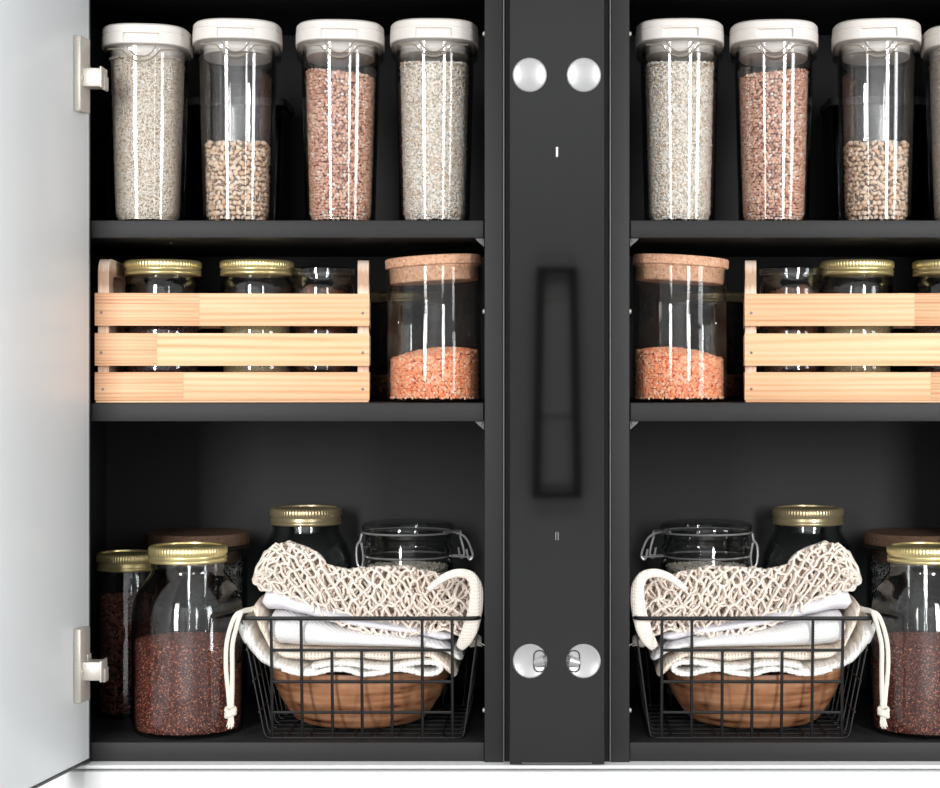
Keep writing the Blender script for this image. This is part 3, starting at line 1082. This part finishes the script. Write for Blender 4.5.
# ---------------------------------------------------------------- slatted pine crate on the middle shelf
CA = math.radians(5.0)
x_r = gx(369.5, .046)
cw = .343 / 1.0
crx = x_r - cw * math.cos(CA)
YF0 = .046 - cw * math.sin(CA)
cr = empty('crate', (crx, YF0, Z_MID_SHELF), CA, 'slatted pine crate holding three jars, left cabinet', 'crate', 'slatted pine crates')
cd = .155
hs = S * 1.008
zc = lambda py: (403 - py) * hs
for i, (a, b, j, m1, m2) in enumerate(((293.5, 326, .378, 'pine_b', 'pine'), (333.5, 366, .225, 'pine_b', 'pine_c'), (372.5, 400.3, .32, 'pine_b', 'pine'))):
    jx = cw * j
    for (y0, y1) in ((-.008, 0), (cd, cd + .008)):
        mb = MB()
        mb.mat(0).box(0, jx, y0, y1, zc(b), zc(a), .0003)
        mb.mat(1).box(jx, cw, y0, y1, zc(b), zc(a), .0003)
        sl = mb.build('slat', [M[m1], M[m2]], cr)
        if y0 < 0:
            for xn in (.008 + .002 * (i == 2), cw - .0085):
                mb = MB().lathe([(0, -.0006), (.0018, -.0006), (.0018, .0004), (.0012, .0007), (0, .0007)], 14)
                mb.v = [(xn + p, y0 - r_, zc((a + b) / 2 + (3 if i else 3)) + q_) for p, q_, r_ in mb.v]
                mb.build('nail', M['edge_metal'], sl)
MB().box(.001, cw - .001, -.007, cd + .007, 0.0002, zc(400.6), .0006).build('base_board', M['pine'], cr)


def end_panel(x0, x1):
    hgt = zc(258.5)
    z0 = zc(400.5)
    out = []
    y0, y1, r = .0002, cd - .0002, .022
    prof = [(y0, z0), (y1, z0)]
    for k in range(9):
        a = PI / 2 * k / 8
        prof.append((y1 - r + r * math.cos(a), hgt - r + r * math.sin(a)))
    for k in range(9):
        a = PI / 2 + PI / 2 * k / 8
        prof.append((y0 + r + r * math.cos(a), hgt - r + r * math.sin(a)))
    # hand hole
    b = bmesh.new()
    oc = [(p, q_) for p, q_ in prof]
    hole = [(q_[0], q_[1]) for q_ in rrect(.042, .011, .0108, 0, 6, (y0 + y1) / 2, hgt - .032)]
    for x in (x0, x1):
        vo = [b.verts.new((x, p, q_)) for p, q_ in oc]
        vh = [b.verts.new((x, p, q_)) for p, q_ in hole]
        eo = [b.edges.new((vo[i], vo[(i + 1) % len(vo)])) for i in range(len(vo))]
        eh = [b.edges.new((vh[i], vh[(i + 1) % len(vh)])) for i in range(len(vh))]
        bmesh.ops.triangle_fill(b, use_beauty=True, edges=eo + eh)
        if x == x0:
            keep = (vo, vh)
        else:
            for A, B in ((keep[0], vo), (keep[1], vh)):
                for i in range(len(A)):
                    k = (i + 1) % len(A)
                    b.faces.new((A[i], A[k], B[k], B[i]))
    bmesh.ops.recalc_face_normals(b, faces=list(b.faces))
    mb = MB().bm(b)
    b.free()
    return mb


end_panel(.003, .0165).build('end_panel', M['ply'], cr, angle=30)
end_panel(cw - .015, cw - .001).build('end_panel', M['ply'], cr, angle=30)
twin(cr, 'slatted pine crate holding jars, right cabinet, cut off by the frame')

zcr = Z_MID_SHELF + zc(400.6) + .0004


def crate_jar(px, r, ylid0, ylid1, fill, ftop, label, right, flabel, fright, fname, gold='gold', lidded=True):
    Y = .108 + (px - 256) * .00125 * math.tan(CA)
    Y = YF0 + .083 + (gx(px, .09) - crx) * math.tan(CA)
    root, pr = mason(px, Y, 400, [(r - 4, 400), (r - 1, 397), (r, 390), (r, ylid1 + 12), (r - 1.5, ylid1 + 6), (r - 3, ylid1 + 3), (r - 3, ylid1 - 4)],
                     r, ylid0, ylid1, label, right, zcr, gold=gold, lidded=lidded, group='jars inside the pine crates')
    jar_fill(fname, fill['mats'], pr, .006, gz(ftop, Y) - zcr, fill['step'], fill['size'], (gx(px, Y), Y, zcr), flabel, fright, 'dry food', base=fill.get('base', ICO1))
    return root, Y


crate_jar(163, 37.5, 261, 276, dict(mats=[M['darkq'], M['core_dark']], step=.0024, size=.0014), 318,
          'leftmost gold-lidded jar in the left crate, holding dark grain', 'gold-lidded jar in the right crate cut by the right frame edge',
          'dark purplish grain in the leftmost jar of the left crate', 'dark purplish grain in the right crate, in the jar at the frame edge', 'dark_grain')
crate_jar(257, 36, 261, 276, dict(mats=[M['millet'], M['core_millet']], step=.0021, size=.0012), 312,
          'middle gold-lidded jar in the left crate, holding yellowish millet', 'fully visible gold-lidded jar in the right crate, holding yellowish millet',
          'yellowish millet in the middle jar of the left crate', 'yellowish millet in a jar of the right crate', 'millet')
rj, Yj = crate_jar(322, 32, 268, 278, dict(mats=[M['nut'], M['core_dark']], step=.017, size=.010, base=ICO2), 296,
                   'open glass jar of brown nuts at the right end of the left crate', 'open glass jar of brown nuts at the left end of the right crate',
                   'round brown nuts in the open jar of the left crate', 'round brown nuts in the open jar of the right crate', 'brown_nuts', lidded=False)
sJ = S * f(Yj)
zj = lambda py: gz(py, Yj) - zcr
MB().lathe([(0, zj(277)), (29 * sJ, zj(277)), (32 * sJ, zj(276)), (32.5 * sJ, zj(272)), (32 * sJ, zj(269)), (29 * sJ, zj(268)), (0, zj(268))], 64).build('glass_lid', M['jar'], rj, angle=40)

# ---------------------------------------------------------------- wire basket with bowl, cloths and net bag
YB0, YB1 = .014, .272
bx0, bx1 = gx(239.5, YB0), gx(479, YB0)
zr = gz(618.5, YB0)
zbot = Z_FLOOR + .0016
bcx = (bx0 + bx1) / 2
bk = empty('wire_basket', (bcx, YB0, Z_FLOOR), 0, 'black wire basket holding bowl, cloths and net bag, left cabinet', 'basket', 'black wire baskets')
lx0, lx1 = bx0 - bcx, bx1 - bcx
fx = lambda px: gx(px, YB0) - bcx
Zr = zr - Z_FLOOR
Zb = .0014
insx0, insx1 = fx(262), fx(463.5)
LY = lambda y: y - YB0
yb0, yb1 = .012, LY(YB1) - .012
hx = (lx1 - lx0) / 2
mb = MB()
ring = [((lx0 + lx1) / 2 + a, LY(YB1) / 2 + b, Zr) for a, b, _ in rrect(hx, LY(YB1) / 2, .012, 0, 6)]
mb.tube(ring, .0027, 8, closed=True)
mb.build('rim', M['wire'], bk)


def lev(py):
    """fraction from rim to floor, plus inset x and y at that height"""
    z = gz(py, YB0 + .006) - Z_FLOOR
    t = min(1, max(0, (Zr - z) / (Zr - Zb)))
    return z, t


W = .0020
mb = MB()
for px in (271, 301, 331.5, 361.3, 391.3, 422, 452):
    top_py = 617 if px in (271, 301, 422, 452) else 650
    z, t = lev(top_py)
    x = fx(px)
    mb.tube([(x, yb0 * t, min(z, Zr)), (x, yb0, Zb + .004), (x, yb0 + .0015, Zb + .001), (x, yb0 + .006, Zb)], W, 7)
for py in (650, 682, 713):
    z, t = lev(py)
    mb.tube([(fx(270), yb0 * t + .0012, z), (fx(453), yb0 * t + .0012, z)], W, 7)
mb.build('front_grid', M['wire'], bk)
w = .0010
for sgn, xa, xb in ((-1, lx0, insx0), (1, lx1, insx1)):
    mb = MB()
    for k in range(8):
        u = k / 7
        y0 = .012 + u * (LY(YB1) - .024)
        y1 = yb0 + .006 + u * (yb1 - yb0 - .012)
        mb.tube([(xa, y0, Zr), (xb - sgn * .0 , y1, Zb + .006), (xb - sgn * .002, y1, Zb + .0015), (xb - sgn * .007, y1, Zb)], w, 6)
    for py in (650, 682, 713):
        z, t = lev(py)
        mb.tube([(xa + (xb - xa) * t, yb0 * t + .004, z), (xa + (xb - xa) * t, LY(YB1) - (LY(YB1) - yb1) * t - .004, z)], w, 6)
    mb.build('side_grid', M['wire'], bk)
mb = MB()
for k in range(9):
    x = insx0 + .012 + (insx1 - insx0 - .024) * k / 8
    xt = lx0 + .02 + (lx1 - lx0 - .04) * k / 8
    mb.tube([(xt, LY(YB1), Zr), (x, yb1, Zb)], w, 6)
for py in (650, 682, 713):
    z, t = lev(py)
    xi = (insx0 - lx0) * t
    y = LY(YB1) - (LY(YB1) - yb1) * t
    mb.tube([(lx0 + xi + .004, y, z), (lx1 - xi - .004, y, z)], w, 6)
mb.build('back_grid', M['wire'], bk)
mb = MB()
ring = [((insx0 + insx1) / 2 + a, (yb0 + yb1) / 2 + b, Zb) for a, b, _ in rrect((insx1 - insx0) / 2, (yb1 - yb0) / 2, .012, 0, 5)]
mb.tube(ring, .0013, 7, closed=True)
for k in range(1, 8):
    y = yb0 + (yb1 - yb0) * k / 8
    mb.tube([(insx0, y, Zb), (insx1, y, Zb)], w, 6)
for k in range(1, 9):
    x = insx0 + (insx1 - insx0) * k / 9
    mb.tube([(x, yb0, Zb + .0012), (x, yb1, Zb + .0012)], w, 6)
mb.build('base_grid', M['wire'], bk)
twin(bk, 'black wire basket holding bowl, cloths and net bag, right cabinet')

# wooden bowl standing on the basket's base
YO = .150
sO = S * f(YO)
zbw = Z_FLOOR + Zb + .0022
bo = MB()
zo = lambda py: max(0, (741 - py) * S * 1.02)
zo = lambda py: max(0.0, gz(py, YO) - zbw)
K = S * f(YO)
prof = [(0, 0), (56 * K, 0), (60 * K, .0015), (65.5 * K, zo(714)), (72 * K, zo(706)), (79.5 * K, zo(694)), (85 * K, zo(682)), (88 * K, zo(674)), (89.5 * K, zo(664)), (88.5 * K, zo(661)), (86 * K, zo(662)), (80 * K, zo(684)), (66 * K, zo(704)), (46 * K, zo(713)), (0, zo(714))]
bo.lathe(prof, 96)
bowl = bo.build('bowl', M['bowl'], angle=50)
bowl.location = (gx(361, YO), YO, zbw)
tag(bowl, 'brown wooden bowl with dark grain inside the left wire basket', 'bowl', 'wooden bowls')
twin(bowl, 'brown wooden bowl with dark grain inside the right wire basket')


# cloths: lofted folded layers resting on each other above the bowl
def cloth(name, top, bot, Yf, depth, mat, label, right, cat, wr=.0015, seed=0, parent=None, lobes=1, ncol=110, drop=.0, group=None, ends=6.0, px_=.55, pz_=.75):
    x0, x1 = top[0][0], top[-1][0]
    rings = []
    M_ = 40
    cols = ncol
    for i in range(cols + 1):
        t = i / cols
        px = x0 + (x1 - x0) * t
        ty, by = interp(top, px), interp(bot, px)
        e = min(1.0, math.sqrt(max(0.0, 1 - max(0, 1 - (px - x0) / ends) ** 2)), math.sqrt(max(0.0, 1 - max(0, 1 - (x1 - px) / ends) ** 2)))
        e = max(e, .06)
        yc, hh = (ty + by) / 2, abs(by - ty) / 2 * e
        ring = []
        hd = depth / 2 * (0.75 + .25 * e)
        for k in range(M_):
            a = 2 * PI * k / M_
            c, s_ = math.cos(a), math.sin(a)
            Y = Yf + depth / 2 + hd * (1 if c > 0 else -1) * abs(c) ** px_
            v = (1 if s_ > 0 else -1) * abs(s_) ** pz_
            p = P(px, yc - hh * v, Yf)
            w_ = noise.noise(Vector((px * .035 + seed, Y * 25, seed * 3.1 + v * .5))) * wr + noise.noise(Vector((px * .12, Y * 60 + seed, v * 1.4))) * wr * .35
            back = (Y - Yf) / depth
            ring.append(Vector((gx(px, Yf), Y + w_ * 1.2, p.z + w_ * .8 * (v * .5 + .5) - drop * back)))
        rings.append(ring)
    mb = MB()
    # ring runs in (Y, Z): orient outward
    mb.loft(rings)
    mb.fc = [tuple(reversed(q_)) for q_ in mb.fc]
    o = mb.build(name, mat, parent, angle=70)
    if parent is None:
        tag(o, label, cat, group)
        twin(o, right)
    return o


def recenter(o):
    """object origin at the middle of its base, so that it can be copied and placed"""
    co = np.array([v.co[:] for v in o.data.vertices])
    c = Vector(((co[:, 0].min() + co[:, 0].max()) / 2, (co[:, 1].min() + co[:, 1].max()) / 2, co[:, 2].min()))
    o.data.transform(Matrix.Translation(-c))
    o.location = c
    return o


# white looped drawstring bag: lowest layer; long front fold with a rolled end
bag = empty('drawstring_bag', (gx(340, .05), .05, gz(670, .05)), 0, 'white looped-cotton drawstring bag with cream cord over the left basket edge', 'bag', 'white drawstring bags')


def into(o, root):
    o.data.transform(Matrix.Translation(-Vector(root.location)))
    return o


c1 = cloth('fabric', [(236, 624), (241, 616), (249, 622), (257, 642), (270, 656), (290, 663.5), (306, 667), (318, 668)],
           [(236, 634), (243, 650), (252, 660), (262, 668), (276, 673), (292, 676), (306, 676), (318, 672)],
           .0215, .20, M['terry'], None, None, None, .0018, 3, parent=bag, ends=5)
into(c1, bag)
hp = smooth_path([P(*q_, .0215) for q_ in ((282, 669), (298, 673.5), (314, 673.5), (330, 670), (346, 670), (362, 674.5), (380, 673), (396, 669.5), (410, 671), (424, 674.2), (436, 673), (441, 668), (435, 663.2), (420, 662.6), (404, 665), (388, 667.6), (370, 667.2), (352, 664.2), (334, 663.6), (312, 667))], 6)
outl_ = []
for sg in (1, -1):
    row = []
    for k, p in enumerate(hp):
        t = (hp[min(k + 1, len(hp) - 1)] - hp[max(k - 1, 0)]).normalized()
        row.append(p + Vector((t.z, 0, -t.x)) * sg * (2.5 * S) * (1 + .12 * math.sin(k * 2.1)))
    outl_ += row if sg > 0 else row[::-1]
rings = []
mid = list(hp) + list(hp)[::-1]
for y, k in ((.0203, .35), (.0207, .75), (.0222, 1.0), (.06, 1.0), (.10, 1.0), (.1012, .5)):
    rings.append([Vector((m_.x + (o_.x - m_.x) * k, y, m_.z + (o_.z - m_.z) * k)) for m_, o_ in zip(mid, outl_)])
mb = MB()
mb.loft(rings, False, False)
n_ = len(mid); h_ = len(hp)
for base in (0, (len(rings) - 1) * n_):
    mb.fc += [(base + k, base + k + 1, base + n_ - 2 - k, base + n_ - 1 - k) for k in range(h_ - 1)]
    mb.mi += [0] * (h_ - 1)
c2 = mb.build('folded_hem', M['terry'], bag, angle=60)
into(c2, bag)
mb = MB()
cords = []
for dx, k in ((0, 0), (6, 1)):
    pts = [P(262, 606, .06), P(251, 610 - k, .03), P(243, 611.5 - k * .5, .012), P(236 + dx * .7, 615, .006), P(230.5 + dx, 627, .004), P(226.5 + dx, 645, .004), P(226 + dx * 1.05, 668, .004), P(228 + dx * .7, 690, .004), P(229.5 + dx * .35, 707, .004)]
    mb.tube(smooth_path(pts, 8), .0029, 8)
dr = mb.build('drawstring', M['cord'], bag)
into(dr, bag)


def tassel(c, h, spread, n, seed, direction=Vector((0, 0, -1))):
    rnd = random.Random(seed)
    mb = MB()
    # knot: two wound loops
    for k in range(3):
        pth = []
        for i in range(24):
            a = 2 * PI * i / 24
            pth.append(c + Vector((.0055 * math.cos(a), .004 * math.sin(a), -.003 - k * .0035 + .0025 * math.sin(a + k))))
        mb.tube(pth, .0026, 7, closed=True)
    for i in range(n):
        a = rnd.uniform(0, 6.28); r = rnd.uniform(.2, 1) * spread
        d = direction + Vector((math.cos(a) * r, math.sin(a) * r * .6, rnd.uniform(-.1, .1)))
        e = c + Vector((0, 0, -.008)) + d * h * rnd.uniform(.75, 1.1)
        m_ = c + Vector((0, 0, -.008)) + d * h * .5 + Vector((rnd.uniform(-1, 1), 0, rnd.uniform(-1, 1))) * .001
        mb.tube([c + Vector((math.cos(a) * .003, math.sin(a) * .002, -.007)), m_, e], .0008, 5)
    return mb


t1 = tassel(P(230.5, 707, .004), .017, .35, 34, 4).build('tassel', M['cord'], dr)
into(t1, bag)
t2 = tassel(P(475.5, 636, .055), .012, .9, 40, 9, Vector((.1, 0, -.35))).build('tassel', M['cord'], dr)
into(t2, bag)
twin(bag, 'white looped-cotton drawstring bag with cream cord over the right basket edge')

o = cloth('beige_cloth', [(251, 606), (254, 600), (259, 606), (264, 622), (271, 640), (282, 648.5), (320, 650), (400, 650.5), (432, 651), (446, 660), (456, 673)],
          [(251, 612), (254, 622), (260, 637), (270, 652), (285, 661), (310, 663.5), (330, 660.5), (360, 661), (385, 664), (410, 661), (428, 659.5), (438, 667), (448, 676), (456, 682)],
          .0235, .17, M['beige'], 'beige open-weave cloth folded between white layers in the left basket', 'beige open-weave cloth folded between white layers in the right basket', 'cloth', .0014, 11, group='beige cloths')
recenter(o)
o = cloth('white_towel', [(266, 624), (270, 613), (282, 613), (300, 617), (340, 627), (380, 632.5), (420, 638), (440, 643), (455, 650), (462, 657)],
          [(266, 632), (271, 645), (280, 648), (300, 649.5), (340, 650), (400, 650), (430, 650.5), (446, 655), (456, 662), (462, 665)],
          .022, .17, M['towel'], 'folded white twill towel across the left wire basket', 'folded white twill towel across the right wire basket', 'towel', .001, 21, group='white towels')
recenter(o)
o = cloth('lilac_cloth', [(260, 600), (265, 589), (275, 589), (300, 599), (330, 610), (360, 618), (400, 625), (430, 629), (453, 634)],
          [(260, 606), (266, 612), (280, 612), (300, 616), (340, 626.5), (380, 632), (420, 637.5), (440, 642), (453, 641)],
          .027, .15, M['lilac'], 'pale lilac cloth folded under the net bag, left basket', 'pale lilac cloth folded under the net bag, right basket', 'cloth', .0012, 33, drop=.004, group='lilac cloths')
recenter(o)

# net bag: rows of zigzag cord touching into diamonds, several slack layers heaped together
T = [(254, 579), (258, 566), (266, 552), (276, 545), (290, 543), (305, 547), (318, 554), (328, 566), (345, 570), (375, 568), (405, 567), (430, 572), (448, 577), (462, 572), (474, 573), (479, 590)]
B = [(254, 583), (262, 589), (285, 597), (310, 610), (330, 620), (350, 628), (375, 634), (400, 637), (425, 632), (445, 629), (460, 634), (472, 638), (479, 620)]
nb = empty('net_bag', (gx(366, .06), .06, gz(630, .06)), 0, 'cream cotton string net bag heaped on the cloths in the left basket', 'bag', 'cotton net bags')


def nsurf(u, v, lay):
    """u along the heap, v 0 (back of the top) to 1 (front hem)"""
    px = 254 + (479 - 254) * u
    px = min(479, max(254, px))
    ty, by = interp(T, px), interp(B, px)
    th = (v * 1.28 - .28) * PI / 2        # from a little behind the crest to the hem
    py = ty + (by - ty) * (max(0.0, math.sin(th)) if th > 0 else -.12 * math.sin(-th) * -1)
    if th > 0:
        py = ty + (by - ty) * (v - .219) / .781
    Y = .026 + .052 * math.cos(max(0, th)) ** 1.2 + (0 if th > 0 else .06 * -th / .44)
    Y += lay * .006
    return px, py, Y


mb = MB()
for lay in range(7):
    rows = 10
    sd = lay * 13.7
    waves = 15 + 2 * (lay % 3)
    for i in range(rows):
        pth = []
        n_ = 300
        for k in range(n_ + 1):
            u = k / n_
            zig = math.sin(2 * PI * u * waves + PI * (i % 2) + lay * 1.3)
            zig = math.asin(zig * .98) / 1.4
            v = (i + .5 + .56 * zig) / rows
            # slack: big folds and small kinks
            q_ = Vector((u * 7 + sd, v * 2.2, sd))
            fold = noise.noise(q_)
            fold2 = noise.noise(q_ * 2.7 + Vector((5, 9, 1)))
            uu = u + .020 * fold + .016 * fold2 + .010 * noise.noise(Vector((v * 14 + sd, u * 40, 3 + sd)))
            vv = v + .16 * noise.noise(Vector((u * 6 + 3 + sd, v * 1.4, 7))) + .07 * fold2
            px, py, Y = nsurf(min(1, max(0, uu)), min(1, max(0, vv)), lay)
            kink = noise.noise(Vector((u * 45 + sd, i * 3.3, lay)))
            kink2 = noise.noise(Vector((u * 70 + sd, i * 5.3, lay + 9)))
            pth.append(P(px + 1.6 * kink2, py + 2.2 * kink, Y + .004 * fold2 + .003 * kink2))
        mb.tube(pth, .0019, 5)
into(mb.build('netting', M['net'], nb, angle=80), nb)
# wide cream handle band looping over the right end
pth = smooth_path([P(428, 590, .030), P(436, 583, .027), P(447, 576, .025), P(459, 573, .025), P(470, 576, .026), P(476, 586, .026), P(476.5, 600, .025), P(474.5, 614, .024), P(470.5, 628, .024), P(465, 640, .026), P(459, 648, .031)], 6)
wd = [3.0, 3.6, 4.0, 4.4, 5.2, 6.5, 7.2, 7.6, 8.2, 7.0, 4.5]
rings = []
for i, p in enumerate(pth):
    t = (pth[min(i + 1, len(pth) - 1)] - pth[max(i - 1, 0)]).normalized()
    side = Vector((t.z, 0, -t.x)).normalized()
    k = i / 6
    a = wd[min(len(wd) - 1, int(k))]; b = wd[min(len(wd) - 1, int(k) + 1)]
    hw = (a + (b - a) * (k % 1)) * S
    rings.append([p + side * hw * math.cos(2 * PI * j / 16) + Vector((0, 1, 0)) * .0030 * math.sin(2 * PI * j / 16) for j in range(16)])
mb = MB().loft(rings)
hb = mb.build('handle_band', M['band'], nb, angle=80)
into(hb, nb)
hb['label'] = 'flat cream woven handle band'
twin(nb, 'cream cotton string net bag heaped on the cloths in the right basket')

# ---------------------------------------------------------------- mirror everything into the right cabinet
for root, lab in TWINS:
    c = mirror_tree(root)
    c['label'] = lab
# the right cabinet's outer door is beyond the frame: leave it out
for o in list(bpy.data.objects):
    if o.name.startswith('door') and o.parent and o.matrix_world is not None:
        r_ = o
        while r_.parent:
            r_ = r_.parent
        if r_.location.x > 0:
            bpy.data.objects.remove(o)
for o in list(bpy.data.objects):
    if o.name.startswith(('hinge', 'door_')) and o.parent is None:
        bpy.data.objects.remove(o)

# ---------------------------------------------------------------- the room behind the camera, seen only in reflections
wl = MB().box(-2.6, 2.6, -4.3, -4.2, 0, 2.8).build('wall_back', M['wall'], smooth=False)
tag(wl, kind='structure')
fl = MB().box(-2.6, 2.6, -4.3, .6, -.05, 0).build('floor', M['floor'], smooth=False)
tag(fl, kind='structure')
YR = -4.19
fr = empty('picture_frame', (0, 0, 0), 0, 'tall narrow black frame mirrored in the dark glass panel', 'frame')
kk = (abs(YR) + D) / D * S
def rz_(py):
    return CZ + (VY - py) * kk
mb = MB()
w0, w1 = 20 * kk, 24.5 * kk
zt_, zb_ = rz_(268), rz_(497)
th = 5.2 * kk
mb.loft([[(-w0, y, zt_), (w0, y, zt_), (w0 - th * .2, y, zt_ - th), (-w0 + th * .2, y, zt_ - th)] for y in (YR - .008, YR + .03)])
mb.loft([[(-w1, y, zb_), (w1, y, zb_), (w1 - .002, y, zb_ + th), (-w1 + .002, y, zb_ + th)] for y in (YR - .008, YR + .03)])
for s_ in (-1, 1):
    mb.loft([[(s_ * w0, y, zt_), (s_ * (w0 - th * 1.5), y, zt_), (s_ * (w1 - th * 1.5), y, zb_), (s_ * w1, y, zb_)] for y in (YR - .008, YR + .03)])
mb.build('moulding', M['black'], fr, smooth=False)

bl = empty('slatted_blind', (0, 0, 0), 0, 'pale slatted blind faintly mirrored in the dark glass panel', 'blind')
mb = MB()
for k in range(26):
    za = rz_(412) + (rz_(300) - rz_(412)) * k / 26
    mb.box(-16 * kk, 16 * kk, YR, YR + .012, za, za + (rz_(300) - rz_(412)) / 26 * .8, .0015)
mb.build('slats', plain('blind_slats', (250, 250, 250), .7), bl)
MB().box(-17 * kk, 17 * kk, YR, YR + .02, rz_(300), rz_(296)).build('head_rail', M['lid'], bl)

# ---------------------------------------------------------------- light and camera
w = bpy.data.worlds.new('room_light')
sc.world = w
w.use_nodes = True
w.node_tree.nodes['Background'].inputs['Color'].default_value = (.97, .985, 1, 1)
w.node_tree.nodes['Background'].inputs['Strength'].default_value = .45


def area(name, loc, target, sx, sy, power, col=(1, 1, 1)):
    l = bpy.data.lights.new(name, 'AREA')
    l.shape = 'RECTANGLE'
    l.size, l.size_y = sx, sy
    l.energy = power
    l.color = col
    o = bpy.data.objects.new(name, l)
    COL.objects.link(o)
    o.location = loc
    d = Vector(target) - Vector(loc)
    o.rotation_euler = d.to_track_quat('-Z', 'Y').to_euler()
    return o


for s_ in (-1, 1):
    o = area('window_light', (s_ * 1.12, -2.6, 1.85), (s_ * .62, 0, 1.4), .36, 1.7, 6.0, (1, .995, .985))
    o.data.spread = math.radians(44)
o = area('side_window_light', (2.3, -1.7, 1.5), (-.6, -.15, 1.4), .6, 1.5, 3.9, (.97, .985, 1))  # added fill that brightens the pale door; no known window there
o.data.spread = math.radians(60)
area('wall_fill_light', (0, -3.1, 2.75), (0, -4.2, 1.5), 1.6, .3, 27)  # added, unseen light that brightens the wall for its reflection
area('wall_fill_light', (0, -3.1, .15), (0, -4.2, 1.2), 1.6, .3, 17)  # second added light, evens out the wall from below

cam = bpy.data.cameras.new('camera')
co = bpy.data.objects.new('camera', cam)
COL.objects.link(co)
co.location = (0, -D, CZ)
co.rotation_euler = (PI / 2, 0, 0)
cam.sensor_width = 36
cam.lens = 36 * D / (940 * S)
cam.shift_x = -(VX - 470) / 940
cam.shift_y = -(394 - VY) / 940
sc.camera = co

sc.view_settings.view_transform = 'Standard'
sc.view_settings.look = 'None'
sc.view_settings.gamma = 1
sc.view_settings.use_curve_mapping = False
sc.view_settings.exposure = 0.0
sc.cycles.transparent_max_bounces = 48
sc.cycles.max_bounces = 10
